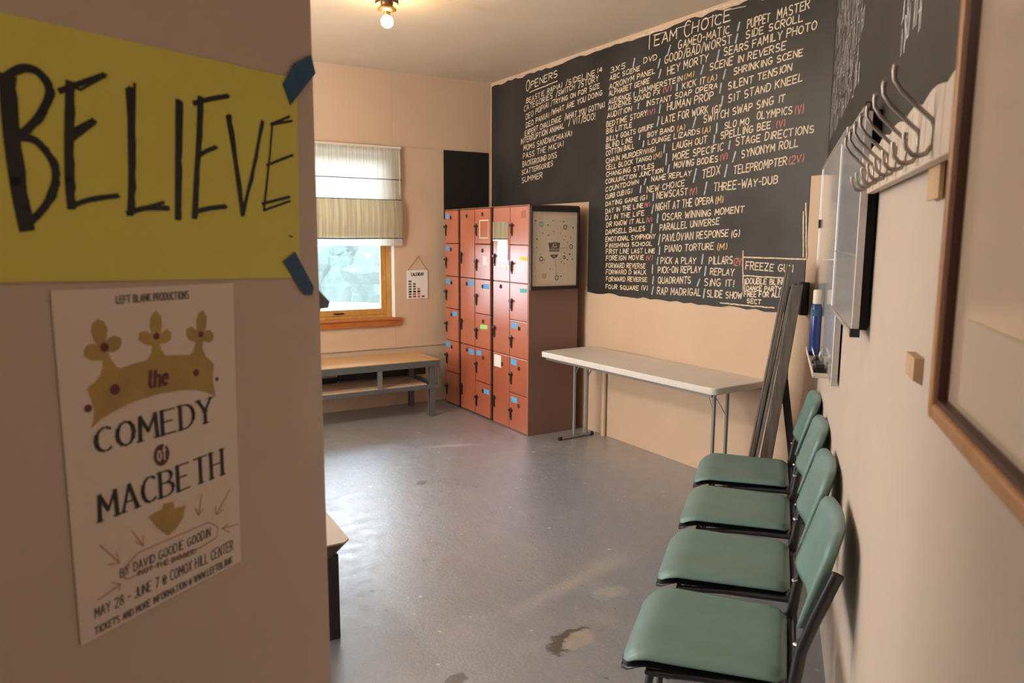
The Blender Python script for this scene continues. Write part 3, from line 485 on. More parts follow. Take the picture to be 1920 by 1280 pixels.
# ------------------------------------------------------------------ chalkboards
cb = thing('chalkboard', 'huge black chalkboard wall covered with columns of handwritten game names', 'chalkboard', (XC, 5.0, 1.245))
def CW(y, z, off=0.0): return (-off, y-5.0, z-1.245)
rr = random.Random(11)
edge = []
n = 60
poly = [(3.10, 1.245), (3.10, 2.105), (2.987, 2.105), (2.987, 3.265)]
poly += [(2.987 + (7.095-2.987)*i/n, 3.275 + rr.uniform(-.010, .012)) for i in range(1, n)]
poly += [(7.09, 3.275), (7.09, 2.03), (5.365, 2.03), (5.365, 1.245)]
poly += [(5.365 - (5.365-3.10)*i/30, 1.243 + rr.uniform(-.012, .008)) for i in range(1, 30)]
obj('painted_panel', MB().prism(poly, lambda a, b: CW(a, b, 0.001), lambda a, b: CW(a, b, 0.005)), 'chalkboard', cb)
rnd = random.Random(5)
sets = {'w': MB(), 'y': MB(), 'r': MB(), 'b': MB()}
for (t, a0, b0, a1, b1, h0, h1, c) in CHALK:
    big = t in ('TEAM CHOICE', 'OPENERS')
    if a0 > 4.55 and not big: h0, h1 = h0*0.88, h1*0.88
    segs = [(t, c)]
    pls = layout(t, a0, b0, a1, b1, h0, h1, 0.35, rnd, big)
    wd = (0.0080 if a0 < 4.55 else 0.0074) if not big else 0.0095
    off = 0.0055
    key = c
    if key in 'ry':
        obj('bracketed_letter', MB().strokes(pls, wd, lambda a, b: CW(a, b, off)), 'chalk_'+key, cb, label='red chalk letter in brackets' if key == 'r' else 'yellow chalk letter in brackets')
    else: sets[key].strokes(pls, wd, lambda a, b: CW(a, b, off))
seen = []
for (a0, b0, a1, b1) in SLASH:
    if any(abs(a0-p)+abs(b0-q) < 0.03 for p, q in seen): continue
    seen.append((a0, b0))
    obj('slash_mark', MB().strokes([[(a0, b0), (a1, b1)]], 0.014, lambda a, b: CW(a, b, 0.0058)), 'chalk_b', cb, label='pale blue chalk slash')
for (a0, b0, a1, b1) in CLINES:
    m_ = 8; sets['w'].strokes([[(a0+(a1-a0)*i/m_+rnd.uniform(-.002, .002), b0+(b1-b0)*i/m_+rnd.uniform(-.002, .002)) for i in range(m_+1)]], 0.009, lambda a, b: CW(a, b, 0.0058))
# chalk edge line round the rim of the paint
sets['w'].strokes([[(3.16+i*0.13, 3.245 + rnd.uniform(-.006, .006)), (3.16+(i+1)*0.13, 3.25+rnd.uniform(-.006, .006))] for i in range(0, 12, 2)], 0.005, lambda a, b: CW(a, b, 0.0058))
obj('white_lettering', sets['w'], 'chalk_w', cb, label='cream white chalk lettering')

pb = MB().box(3.468, 4.0, YW-0.004, YW-0.001, 1.9, 2.60)
tag(obj('painted_patch', pb, 'blackpaint'), 'blank black painted patch on the window wall above the lockers', 'chalkboard')

hb = thing('chalkboard', 'black chalkboard wall behind the coat hooks with dense blurred handwriting', 'chalkboard', H(3.068, 1.932), HROT)
hb.scale = (1.18, 1, 1.18)
poly = [(-1.9, 0.0), (0.05, 0.0), (0.05, 0.14), (1.60, 0.14), (1.60, 1.15), (-1.9, 1.15)]
obj('painted_panel', MB().prism(poly, lambda a, b: (a, 0.001, b), lambda a, b: (a, 0.005, b)), 'chalkboard', hb)
sm = MB(); rnd = random.Random(9)
def scrib(x0, x1, z, h):
    x = x0
    while x < x1:
        hh = h*rnd.uniform(0.75, 1.25); zb = z + rnd.uniform(-.012, .012); lw = h*rnd.uniform(0.35, 0.7)
        for k in range(rnd.choice((1, 2, 2, 3))):
            xs = x + lw*k*0.45
            sm.strokes([[(xs, zb), (xs+rnd.uniform(-.006, .010), zb+hh*0.5), (xs + rnd.uniform(-.004, .018), zb+hh)]], rnd.uniform(.005, .009), lambda a, b: (a, 0.0058, b))
        if rnd.random() < .6:
            q = zb+hh*rnd.choice((0, .5, 1)); sm.strokes([[(x, q), (x+lw, q+rnd.uniform(-.008, .008))]], .006, lambda a, b: (a, 0.0058, b))
        x += lw + h*(0.28 if rnd.random() > .17 else .8)
# rows are illegible from here: only their rhythm is built
for i in range(11):
    scrib(0.02 + rnd.uniform(0, .2), 1.54, 0.315 + i*0.074 + rnd.uniform(-.01, .01), 0.070)
obj('lettering', sm, 'chalk_g', hb, label='far block of small dusty chalk writing'); sm = MB()
for i in range(8):
    scrib(-1.12 + rnd.uniform(-0.04, .08), -0.80 - i*0.015 + rnd.uniform(-.03, .02), 0.20 + i*0.068, 0.062)
obj('lettering', sm, 'chalk_g', hb, label='near block of small dusty chalk writing')

# ------------------------------------------------------------------ window blind
bl = thing('roman_blind', 'cream fabric roman blind half drawn over the window', 'blind', (2.35, YW-0.035, 1.63))
xa, xb = 1.70-2.35, 2.985-2.35
def wavy(z0, z1, y, nx=60, nz=8, amp=0.004, bulge=0.0, droop=0.0):
    m = MB(); vs_ = []; fs = []
    for j in range(nz+1):
        for i in range(nx+1):
            t = i/nx; q = j/nz
            vs_.append((xa+(xb-xa)*t, y + amp*math.sin(i*1.9+math.sin(j)) - bulge*math.sin(math.pi*q), z0+(z1-z0)*q - droop*math.sin(math.pi*t)*(1-q)))
    for j in range(nz):
        for i in range(nx): fs.append((j*(nx+1)+i, j*(nx+1)+i+1, (j+1)*(nx+1)+i+1, (j+1)*(nx+1)+i))
    m.add(vs_, fs, True); return m
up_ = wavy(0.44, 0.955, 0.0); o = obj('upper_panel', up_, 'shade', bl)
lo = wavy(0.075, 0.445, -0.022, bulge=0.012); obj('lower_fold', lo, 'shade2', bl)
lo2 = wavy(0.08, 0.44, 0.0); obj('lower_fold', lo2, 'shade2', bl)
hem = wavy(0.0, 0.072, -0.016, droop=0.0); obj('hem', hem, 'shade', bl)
for z, r_ in ((0.645, 0.0035), (0.447, 0.004), (0.074, 0.005)):
    obj('rod', MB().tube([(xa, -0.016, z), (0, -0.018, z-(0.006 if z < .1 else 0)), (xb, -0.016, z)], r_, 8), 'gap', bl)
obj('headrail', MB().box(xa, xb, -0.008, 0.03, 0.945, 0.965), 'capwhite', bl)
obj('pull_cord', MB().tube([(xb-0.025, -0.014, 0.93), (xb-0.022, -0.02, 0.7), (xb-0.025, -0.02, 0.50)], 0.003, 6), 'capwhite', bl)

# ------------------------------------------------------------------ calendar
cal = thing('calendar', 'small white wall calendar hanging by string beside the window', 'calendar', (3.158, YW, 1.09))
sw = MB().box(-0.115, 0.115, -0.008, -0.002, 0.0, 0.29); obj('sheet', sw, 'paper', cal)
obj('hanging_string', MB().tube([(-0.105, -0.006, 0.29), (0.008, -0.008, 0.43), (0.112, -0.006, 0.29)], 0.0022, 6), 'string', cal)
obj('nail', MB().tube([(0.008, 0.0, 0.432), (0.008, -0.018, 0.434)], 0.004, 8), 'chrome', cal)
tx = MB(); tx.strokes(layout('CALENDAR', -0.068, 0.232, 0.07, 0.236, 0.03, 0.03), 0.006, lambda a, b: (a, -0.0088, b))
obj('heading', tx, 'print', cal)
for i, (c, mtl) in enumerate(((0, 'greyprint'), (1, 'greyprint'), (2, 'redprint'), (3, 'greyprint'))):
    g = MB(); top = [0.17, 0.145, 0.10, 0.03][i]
    z = 0.012
    while z < top:
        g.box(-0.098+c*0.048, -0.066+c*0.048, -0.0088, -0.008, z, z+0.018); z += 0.026
    obj('date_column', g, mtl, cal)

# ------------------------------------------------------------------ bench
be = thing('bench', 'low steel bench with wooden seat and lower shelf under the window', 'bench', (2.35, 6.76, 0))
bx0, bx1, by0, by1 = 1.30-2.35, 3.10-2.35, -0.30, 0.27
obj('seat', MB().box(bx0+.004, bx1-.004, by0+.004, by1-.004, 0.532, 0.556), 'woodtop', be, 0.003)
fr = MB(); fr.box(bx0, bx1, by0, by0+0.03, 0.487, 0.548); fr.box(bx0, bx1, by1-0.03, by1, 0.487, 0.548); fr.box(bx1-0.03, bx1, by0, by1, 0.487, 0.548); fr.box(bx0, bx0+0.03, by0, by1, 0.487, 0.548)
obj('seat_frame', fr, 'greypaint', be, 0.003)
obj('shelf', MB().box(bx0+.05, bx1-.13, by0+.03, by1-.13, 0.308, 0.322), 'palewood', be, 0.002)
fr = MB(); fr.box(bx0+.03, bx1-0.002, by0+.009, by0+.045, 0.272, 0.311); fr.box(bx0+.03, bx1-.05, by1-0.045, by1-.009, 0.272, 0.311); fr.box(bx1-.045, bx1-.001, by0+.015, by1-.012, 0.272, 0.312)
obj('shelf_frame', fr, 'greypaint', be, 0.003)
for x, y in ((bx1-.075, by0+.012), (bx1-.075, by1-.06), (bx0+.03, by0+.012), (bx0+.03, by1-.06)):
    l = MB(); l.box(x-.026, x+.026, y, y+.008, 0, 0.49); l.box(x-.026, x+.026, y+.04, y+.048, 0, 0.49); l.box(x-.004, x+.004, y, y+.048, 0, 0.49); l.box(x-.03, x+.03, y-.004, y+.052, 0, 0.006)
    obj('leg', l, 'greypaint', be, 0.0015)
obj('middle_post', MB().box(2.475-2.35, 2.515-2.35, by0+.0085, by0+.05, 0.311, 0.489), 'steel', be, 0.003)
obj('end_post', MB().box(bx1-.022, bx1+.0005, by0-.0005, by0+.03, 0.270, 0.489), 'greypaint', be, 0.002)
ht = thing('baseboard_heater', 'long black metal heater box on the wall behind the bench', 'heater', (2.75, YW, 0.36))
obj('housing', MB().box(-0.46, 0.46, -0.075, -0.002, -0.05, 0.065), 'black', ht, 0.005)
obj('cable', MB().tube([(-0.46, -0.03, 0.03), (-0.55, -0.04, 0.05), (-0.75, -0.05, 0.06), (-1.2, -0.05, 0.05)], 0.008, 8), 'black', ht)
obj('side_box', MB().box(-1.0, -0.47, -0.05, -0.002, -0.06, -0.012), 'black', ht, 0.004)

# ------------------------------------------------------------------ lockers
FX = 3.415
def locker_unit(ya, yb, label, cols, near):
    t = thing('locker_cabinet', label, 'locker', (3.67, (ya+yb)/2, 0), 0, 'terracotta locker cabinets')
    oy = (ya+yb)/2; ox = 3.67
    obj('body', MB().box(FX+0.022-ox, 3.93-ox, ya-oy+(0.004 if near else 0), yb-oy, 0, 1.985), 'lockerframe' if near else 'gap', t)
    if near:
        obj('side_panel', MB().box(FX+0.006-ox, 3.93-ox, ya-oy, ya-oy+0.004, 0, 1.99), 'lockerside', t)
        obj('corner_trim', MB().box(FX-ox, FX+0.008-ox, ya-oy-0.001, ya-oy+0.014, 0, 1.992), 'lockerframe', t, 0.002)
    obj('top', MB().box(FX+0.004-ox, 3.93-ox, ya-oy, yb-oy, 1.985, 1.992), 'lockerframe', t)
    for (c0, c1, tiers, info) in cols:
        hgt = (1.982-0.012)/tiers
        for k in range(tiers):
            z1 = 1.982 - k*hgt; z0 = z1-hgt
            d = MB().box(FX-ox, FX+0.02-ox, c0+(0.010 if c0-ya < 0.01 and not near else 0.004)-oy, c1-(0.010 if yb-c1 < 0.01 else 0.004)-oy, z0+0.004, z1-0.003)
            do = obj('door', d, 'locker', t, 0.003)
            wd = c1-c0
            def fp(u, v): return (c1 - u*wd - oy, z1 - v*hgt)
            def plate(nm, u0, u1, v0, v1, m, th=0.002, tilt=0.0, bev=0, lab=None, base=0.0):
                (ya_, za_), (yb_, zb_) = fp(u0, v0), fp(u1, v1)
                cy, cz = (ya_+yb_)/2, (za_+zb_)/2; P4 = []
                for (py, pz) in ((ya_, za_), (yb_, za_), (yb_, zb_), (ya_, zb_)):
                    dy, dz = py-cy, pz-cz; P4.append((cy+dy*math.cos(tilt)-dz*math.sin(tilt), cz+dy*math.sin(tilt)+dz*math.cos(tilt)))
                x0 = FX-ox-base
                return obj(nm, MB().prism(P4, lambda a, b: (x0, a, b), lambda a, b: (x0-th, a, b)), m, do, bev, label=lab)
            hv = 0.42 if tiers == 6 else 0.62
            hl = 0.10/hgt
            plate('latch_plate', 0.085, 0.155, hv, hv+hl*1.15, 'blackmetal', 0.006, 0, 0.002)
            plate('latch_handle', 0.045, 0.20, hv+hl*0.12, hv+hl*0.34, 'blackmetal', 0.022, 0, 0.003)
            plate('latch_tongue', 0.10, 0.145, hv+hl*0.2, hv+hl*0.95, 'blackmetal', 0.014, 0, 0.003)
            for it in info.get(k, []):
                kind = it[0]
                if kind == 'tape': plate('name_tape', it[1], it[2], it[3], it[4], it[5] if len(it) > 5 else 'bluetape', 0.0015, rr.uniform(-.08, .08))
                elif kind == 'ring':
                    (py, pz) = fp(it[1], it[2]); 
                    obj('number_ring', MB().tube([(FX-ox-0.004, py+0.012*math.cos(a*math.pi/5), pz+0.016*math.sin(a*math.pi/5)) for a in range(10)], 0.004, 6, True), 'blackmetal', do)
                elif kind == 'card': plate('card', it[1], it[2], it[3], it[4], 'paper', 0.0015)
                elif kind == 'outline':
                    u0, u1, v0, v1 = it[1:5]
                    g = MB(); x0 = FX-ox
                    for (a, b, c_, d_) in ((u0, u1, v0, v0+.03), (u0, u1, v1-.03, v1), (u0, u0+.05, v0, v1), (u1-.03, u1, v0, v1)):
                        (p, q), (p2, q2) = fp(a, c_), fp(b, d_); g.box(x0-0.0015, x0, min(p, p2), max(p, p2), min(q, q2), max(q, q2))
                    obj('label_outline', g, 'cream', do)
    return t
T_, Rg = 'tape', 'ring'
c5 = {0: [(T_, .62, .85, .12, .30, 'lockerframe')], 1: [(T_, .60, .95, .30, .40, 'yellowtape')], 2: [(T_, .58, .95, .13, .24, 'tealtape')],
      3: [(T_, .12, .42, .07, .22), (Rg, .55, .20)], 4: [(T_, .10, .42, .06, .22), (Rg, .55, .28)], 5: [(T_, .12, .45, .10, .25), (Rg, .55, .30)]}
c4 = {0: [('card', .55, .82, .80, .84)], 1: [(Rg, .5, .07)], 2: [('card', .10, .52, .03, .20), (Rg, .60, .14)]}
c3 = {0: [(Rg, .5, .16), ('outline', .30, .86, .32, .84)], 1: [(Rg, .5, .18), ('card', .52, .80, .34, .60)], 2: [(T_, .55, .90, .12, .26), (Rg, .52, .2)],
      3: [(Rg, .55, .2), (T_, .35, .80, .30, .42, 'greentape')], 4: [(T_, .12, .42, .08, .22), (Rg, .55, .26)], 5: [(T_, .60, .92, .16, .30), (Rg, .52, .24)]}
c2 = {0: [(Rg, .5, .10)], 1: [(T_, .60, .94, .03, .12), (Rg, .48, .09)], 2: [(T_, .60, .94, .05, .13), (Rg, .48, .08)]}
c1 = {0: [(T_, .10, .36, .10, .24), (Rg, .48, .22)], 1: [(T_, .10, .36, .08, .22), (Rg, .48, .18)], 2: [(T_, .10, .38, .08, .24), (Rg, .5, .2)],
      3: [(T_, .55, .90, .08, .22), (Rg, .48, .18)], 4: [(T_, .05, .36, .06, .22), (Rg, .5, .2)], 5: []}
near_unit = locker_unit(5.375, 5.995, 'nearest locker cabinet, two columns wide, with brown side panel facing the table', [(5.388, 5.690, 6, c5), (5.692, 5.993, 3, c4)], True)
locker_unit(6.030, 6.650, 'middle locker cabinet, two columns wide, between two dark gaps', [(6.032, 6.338, 6, c3), (6.344, 6.648, 3, c2)], False)
locker_unit(6.680, 6.988, 'single-column locker cabinet at the far end beside the window wall', [(6.682, 6.986, 6, c1)], False)
# mirror stuck on the near cabinet
mr = thing('locker_mirror', 'small frameless stepped mirror stuck on the top door of the nearest lockers', 'mirror', (FX, 5.85, 1.53))
obj('upper_glass', MB().box(-0.008, -0.001, 5.715-5.85, 5.98-5.85, 0.155, 0.325), 'mirror', mr)
obj('lower_glass', MB().box(-0.008, -0.001, 5.715-5.85, 5.89-5.85, -0.015, 0.155), 'mirror', mr)

# framed sheet hung on the side of the near cabinet
fs_ = thing('framed_poster', 'black framed pale poster with a dark crest and scattered marks on the locker side', 'poster', (3.668, 5.375, 1.275))
fw_ = 0.50; fh = 0.705
f = MB(); f.box(-fw_/2, fw_/2, -0.03, -0.002, 0, 0.03); f.box(-fw_/2, fw_/2, -0.03, -0.002, fh-0.045, fh); f.box(-fw_/2, -fw_/2+.014, -0.03, -0.002, 0.03, fh-.045); f.box(fw_/2-.022, fw_/2, -0.03, -0.002, 0.03, fh-.045)
obj('frame', f, 'purplewood', fs_, 0.003)
obj('sheet', MB().box(-fw_/2+.012, fw_/2-.02, -0.014, -0.006, 0.028, fh-.04), 'cream', fs_)
def FP(px, py):  # zoom of the sheet: 245..835 by 170..1165
    return (-fw_/2+.014 + (px-245)/590*(fw_-.036), fh-.045 - (py-170)/995*(fh-.075))
for (px, py, r_) in [(293,292,.008),(520,287,.009),(657,297,.008),(450,345,.009),(785,374,.010),(526,430,.008),(385,452,.007),(460,481,.009),(618,455,.006),(312,535,.010),(683,498,.006),(753,507,.009),(665,540,.006),(312,642,.008),(362,735,.006),(712,580,.005),(675,718,.006),(745,735,.010),(410,812,.009),(388,855,.006),(620,803,.005),(632,840,.008),(713,810,.008),(780,808,.008),(670,865,.009),(287,912,.005),(482,933,.008),(298,1026,.007),(632,1036,.009)]:
    a, b = FP(px, py); k = rr.randint(3, 5); ph = rr.uniform(0, 6)
    im = MB(); im.prism([(a+r_*rr.uniform(.5, 1)*math.cos(ph+6.283*i/k), b+r_*rr.uniform(.5, 1.1)*math.sin(ph+6.283*i/k)) for i in range(k)], lambda p, q: (p, -0.0142, q), lambda p, q: (p, -0.0148, q)); obj('ink_mark', im, 'print', fs_)
for (px, py, r_) in [(678,372,.017),(762,635,.017),(672,780,.011),(368,798,.017),(575,1055,.018)]:
    a, b = FP(px, py); im = MB().strokes([[(a+r_*math.cos(R(t)), b+r_*1.1*math.sin(R(t))) for t in range(0, 361, 45)]], 0.006, lambda p, q: (p, -0.0148, q)); obj('ink_ring', im, 'print', fs_)
a, b = FP(555, 810); a2, b2 = FP(568, 1010); obj('ink_line', MB().strokes([[(a, b), (a2, b2)]], 0.002, lambda p, q: (p, -0.0148, q)), 'print', fs_)
a, b = FP(620, 660); a2, b2 = FP(715, 645); obj('ink_line', MB().strokes([[(a, b), (a2, b2)]], 0.0015, lambda p, q: (p, -0.0148, q)), 'print', fs_)
em = MB()
em.prism([FP(*p) for p in ((460,580),(500,582),(540,572),(580,578),(612,580),(603,680),(475,682))], lambda p, q: (p, -0.0142, q), lambda p, q: (p, -0.0146, q))
em.prism([FP(*p) for p in ((466,686),(606,684),(606,698),(466,700))], lambda p, q: (p, -0.0142, q), lambda p, q: (p, -0.0146, q))
em.prism([FP(*p) for p in ((480,742),(592,740),(570,778),(530,795),(500,775))], lambda p, q: (p, -0.0142, q), lambda p, q: (p, -0.0146, q))
obj('crest', em, 'greyprint', fs_)
el = MB(); 
el.strokes([[FP(505,650),FP(525,600),FP(560,595),FP(565,640),FP(520,655)],[FP(470,665),FP(540,672),FP(605,662)],[FP(535,600),FP(520,635),FP(580,632)],[FP(520,765),FP(545,755),FP(550,775)],[FP(490,720),FP(575,718)]], 0.004, lambda p, q: (p, -0.015, q))
obj('crest_lines', el, 'cream', fs_)
for (px, py, m_, nm) in ((365, 338, 'tealtape', 'teal_doodle'), (408, 1026, 'orangeink', 'orange_doodle')):
    g = MB(); a, b = FP(px, py); g.strokes([[(a-.018, b+.018), (a+.018, b+.018), (a+.016, b-.014), (a, b-.022), (a-.016, b-.012), (a-.018, b+.018)], [(a-.012, b+.004), (a+.01, b+.008)], [(a-.008, b-.008), (a+.01, b-.004)]], 0.005, lambda p, q: (p, -0.0148, q)); obj(nm, g, m_, fs_)

# ------------------------------------------------------------------ ceiling lamp
def lamp(x, y, label):
    t = thing('ceiling_lamp', label, 'lamp', (x, y, ZC))
    obj('canopy', MB().lathe([(0.001, 0), (0.085, 0), (0.088, -0.012), (0.06, -0.03), (0.035, -0.038), (0.001, -0.038)]), 'brass', t)
    h = MB().lathe([(0.03, -0.036), (0.040, -0.05), (0.042, -0.075), (0.036, -0.085)])
    for i in range(8):
        a = i*math.pi/4; c_, s_ = math.cos(a), math.sin(a)
        h.tube([(0.038*c_, 0.038*s_, -0.045), (0.075*c_, 0.075*s_, -0.052), (0.082*c_, 0.082*s_, -0.066)], [0.012, 0.014, 0.004], 6, flat=0.5)
    obj('holder', h, 'bronze', t)
    obj('flared_skirt', MB().lathe([(0.036, -0.082), (0.044, -0.094), (0.066, -0.112), (0.064, -0.115), (0.030, -0.125), (0.016, -0.128)], n=8), 'brass', t)
    obj('socket', MB().lathe([(0.022, -0.125), (0.022, -0.140), (0.017, -0.152)]), 'brass', t)
    obj('bulb', MB().lathe([(0.015, -0.148)] + [(0.040*math.sin(R(a)), -0.187+0.040*math.cos(R(a))) for a in range(22, 181, 12)] + [(0.0005, -0.227)]), 'bulb', t, label='bare round bulb, lit')
    return t
lamp(1.98, 4.89, 'brass ceiling fitting with one bare glowing globe bulb')

# ------------------------------------------------------------------ folding table
tb = thing('folding_table', 'long pale plastic folding table against the chalkboard wall', 'table', (3.402, 5.177, 0), R(2.8)-math.pi/2)
# local: x runs from the locker end to the easel end, y runs toward the wall
TL, TW = 1.872, 0.555
def rrect(x0, x1, y0, y1, r, n=6):
    o = []
    for (cx, cy, a0) in ((x1-r, y1-r, 0), (x0+r, y1-r, 90), (x0+r, y0+r, 180), (x1-r, y0+r, 270)):
        o += [(cx+r*math.cos(R(a0+90*i/n)), cy+r*math.sin(R(a0+90*i/n))) for i in range(n+1)]
    return o
top = MB().prism(rrect(0, TL, 0, TW, 0.045), lambda a, b: (a, b, 0.78), lambda a, b: (a, b, 0.734)); obj('tabletop', top, 'tabletop', tb, 0.007)
for k, x in enumerate((0.06, TL-0.17)):
    ys = (0.33, 0.48) if k == 0 else (0.16, 0.29)
    ys = (0.33, 0.47) if k == 0 else (0.20, 0.33)
    for y in ys:
        obj('leg', MB().tube([(x, y, 0.02), (x, y, 0.745)], 0.0125, 12), 'steel', tb)
    obj('foot_bar', MB().tube([(x, ys[0]-0.145, 0.016), (x, ys[1]+0.055, 0.016)], 0.014, 10), 'steel', tb)
    for y in (ys[0]-0.15, ys[1]+0.055): obj('foot_cap', MB().tube([(x, y-0.012, 0.015), (x, y+0.018, 0.015)], 0.016, 10), 'black', tb)
    sg = 1 if k == 0 else -1
    obj('brace', MB().tube([(x, ys[1]-0.0, 0.52), (x+0.11*sg, ys[1]-0.01, 0.66), (x+0.20*sg, ys[1]-0.03, 0.742)], 0.005, 8), 'steel', tb)
    obj('brace', MB().tube([(x, ys[0], 0.55), (x+0.10*sg, ys[0]+0.02, 0.742)], 0.004, 8), 'steel', tb)
ap_ = MB().box(0.05, TL-0.05, 0.03, 0.045, 0.712, 0.736); ap_.box(0.05, TL-0.05, TW-0.045, TW-0.03, 0.712, 0.736); obj('under_rail', ap_, 'steel', tb)
pipe = MB(); pipe.tube([(XC-0.022, 5.07, 0.0), (XC-0.022, 5.07, 0.70)], 0.02, 12); pipe.tube([(XC-0.022, 5.07, 0.70), (XC-0.015, 5.07, 0.74), (XC, 5.07, 0.75)], 0.02, 12)
tag(obj('wall_pipe', pipe, 'wall'), 'painted vertical pipe on the wall under the left end of the table', 'pipe')

# ------------------------------------------------------------------ stacking chairs
def make_chair():
    t = thing('chair', '', 'chair', (0, 0, 0), 0, 'teal chairs along the hook wall')
    # seat: rounded cushion with a waterfall front; local y+ is the front
    nx, ny = 16, 18; W2_, y0, y1 = 0.252, -0.235, 0.255
    def outline(q):   # half width along depth
        yy = y0 + (y1-y0)*q
        return W2_*(0.94+0.06*min(1, q*1.4))
    def make_pad(th, zt, inset, matn, nm):
        m = MB(); rows = []
        top_, bot = [], []
        for j in range(ny+1):
            q = j/ny; y = y0+inset + (y1-y0-2*inset)*q
            hw = outline(q)-inset
            rc = 0.050
            if y > y1-inset-rc: hw -= rc - math.sqrt(max(0, rc*rc-(y-(y1-inset-rc))**2))
            if y < y0+inset+.04: hw -= .04 - math.sqrt(max(0, .04*.04-((y0+inset+.04)-y)**2))
            drop = 0.05*max(0, (q-0.80)/0.2)**2 + 0.012*max(0, (0.12-q)/0.12)**2
            for i in range(nx+1):
                p = -1+2*i/nx; x = hw*p
                e = max(0, (abs(p)-0.86)/0.14)**2*0.014
                dish = 0.010*(1-p*p)*math.sin(math.pi*min(1, max(0, q)))
                top_.append((x, y, zt-drop-e-dish)); bot.append((x, y, zt-th-drop*0.75-dish*0.5+e*0.6))
        n_ = (nx+1)
        fs = []
        o = len(top_)
        for j in range(ny):
            for i in range(nx):
                a = j*n_+i; fs += [(a, a+1, a+1+n_, a+n_), (o+a, o+a+n_, o+a+1+n_, o+a+1)]
        for i in range(nx): fs += [(i, o+i, o+i+1, i+1), (ny*n_+i, ny*n_+i+1, o+ny*n_+i+1, o+ny*n_+i)]
        for j in range(ny): fs += [(j*n_, (j+1)*n_, o+(j+1)*n_, o+j*n_), (j*n_+nx, o+j*n_+nx, o+(j+1)*n_+nx, (j+1)*n_+nx)]
        m.add(top_+bot, fs, True)
        ob = obj(nm, m, matn, t)
        return ob
    make_pad(0.030, 0.452, 0.0, 'vinyl', 'seat')
    make_pad(0.022, 0.424, -0.003, 'blackmetal', 'seat_pan')
    # backrest: curved padded panel leaning to the wall
    m = MB(); nx2, nz = 16, 12; fr, bk = [], []
    for j in range(nz+1):
        q = j/nz
        for i in range(nx2+1):
            p = -1+2*i/nx2
            hw = 0.232
            rc = 0.16
            x = hw*p; z = 0.585+0.295*q
            # rounded upper corners
            cornr = max(0, (abs(p)-0.70)/0.30)**2*0.035
            if q > 0.5: z -= cornr*(q-0.5)*2
            else: z += cornr*0.7*(0.5-q)*2
            y = -0.262 - 0.073*q - 0.040*(1-p*p)
            ed = max(0, (max(abs(p), abs(2*q-1))-0.85)/0.15)**2*0.010
            fr.append((x, y+0.020-ed, z)); bk.append((x, y-0.014+ed, z))
    n_ = nx2+1; o = len(fr); fs = []
    for j in range(nz):
        for i in range(nx2):
            a = j*n_+i; fs += [(a, a+1, a+1+n_, a+n_), (o+a, o+a+n_, o+a+1+n_, o+a+1)]
    for i in range(nx2): fs += [(i, o+i, o+i+1, i+1), (nz*n_+i, nz*n_+i+1, o+nz*n_+i+1, o+nz*n_+i)]
    for j in range(nz): fs += [(j*n_, (j+1)*n_, o+(j+1)*n_, o+j*n_), (j*n_+nx2, o+j*n_+nx2, o+(j+1)*n_+nx2, (j+1)*n_+nx2)]
    m.add(fr+bk, fs, True); obj('backrest', m, 'vinyl', t)
    for s in (-1, 1):
        x = 0.240*s
        obj('back_upright', MB().tube([(x*1.0, -0.250, 0.40), (x, -0.268, 0.54), (x, -0.302, 0.65), (x, -0.352, 0.79)], 0.018, 8, flat=0.55), 'blackmetal', t)
        obj('rear_leg', MB().tube([(x, -0.245, 0.42), (x, -0.255, 0.2), (x, -0.275, 0.0)], 0.0125, 10), 'blackmetal', t)
        obj('front_leg', MB().tube([(x*0.95, 0.16, 0.385), (x*0.95, 0.185, 0.2), (x*0.95, 0.20, 0.0)], 0.0125, 10), 'blackmetal', t)
        obj('side_rail', MB().tube([(x, -0.245, 0.405), (x, 0.0, 0.40), (x*0.95, 0.17, 0.378)], 0.012, 8), 'blackmetal', t)
        obj('rivet', MB().tube([(x-0.012*s, -0.262, 0.55), (x-0.022*s, -0.250, 0.55)], 0.006, 8), 'chrome', t)
    obj('rear_crossbar', MB().tube([(-0.24, -0.25, 0.40), (0.24, -0.25, 0.40)], 0.011, 8), 'blackmetal', t)
    obj('front_crossbar', MB().tube([(-0.228, 0.17, 0.375), (0.228, 0.17, 0.375)], 0.010, 8), 'blackmetal', t)
    return t
def copy_tree(o, parent=None):
    c = o.copy(); col.objects.link(c); c.parent = parent
    for ch in list(o.children): copy_tree(ch, c)
    return c
ch0 = make_chair()
spots = [(2.425, -0.145, 0.5, 'teal vinyl chair nearest the camera at the front of the row'),
         (3.035, -0.128, 0.0, 'teal vinyl chair second from the camera in the row along the wall'),
         (3.660, -0.118, 0.0, 'teal vinyl chair third from the camera in the row along the wall'),
         (4.290, -0.118, -0.5, 'teal vinyl chair farthest from the camera, beside the leaning sign board')]
chairs = [ch0] + [copy_tree(ch0) for _ in spots[1:]]
for o, (s, wv, rot, lab) in zip(chairs, spots):
    p = U*s + RN*wv; o.location = (p.x, p.y, 0); o.rotation_euler = (0, 0, HROT - R(rot)); o['label'] = lab

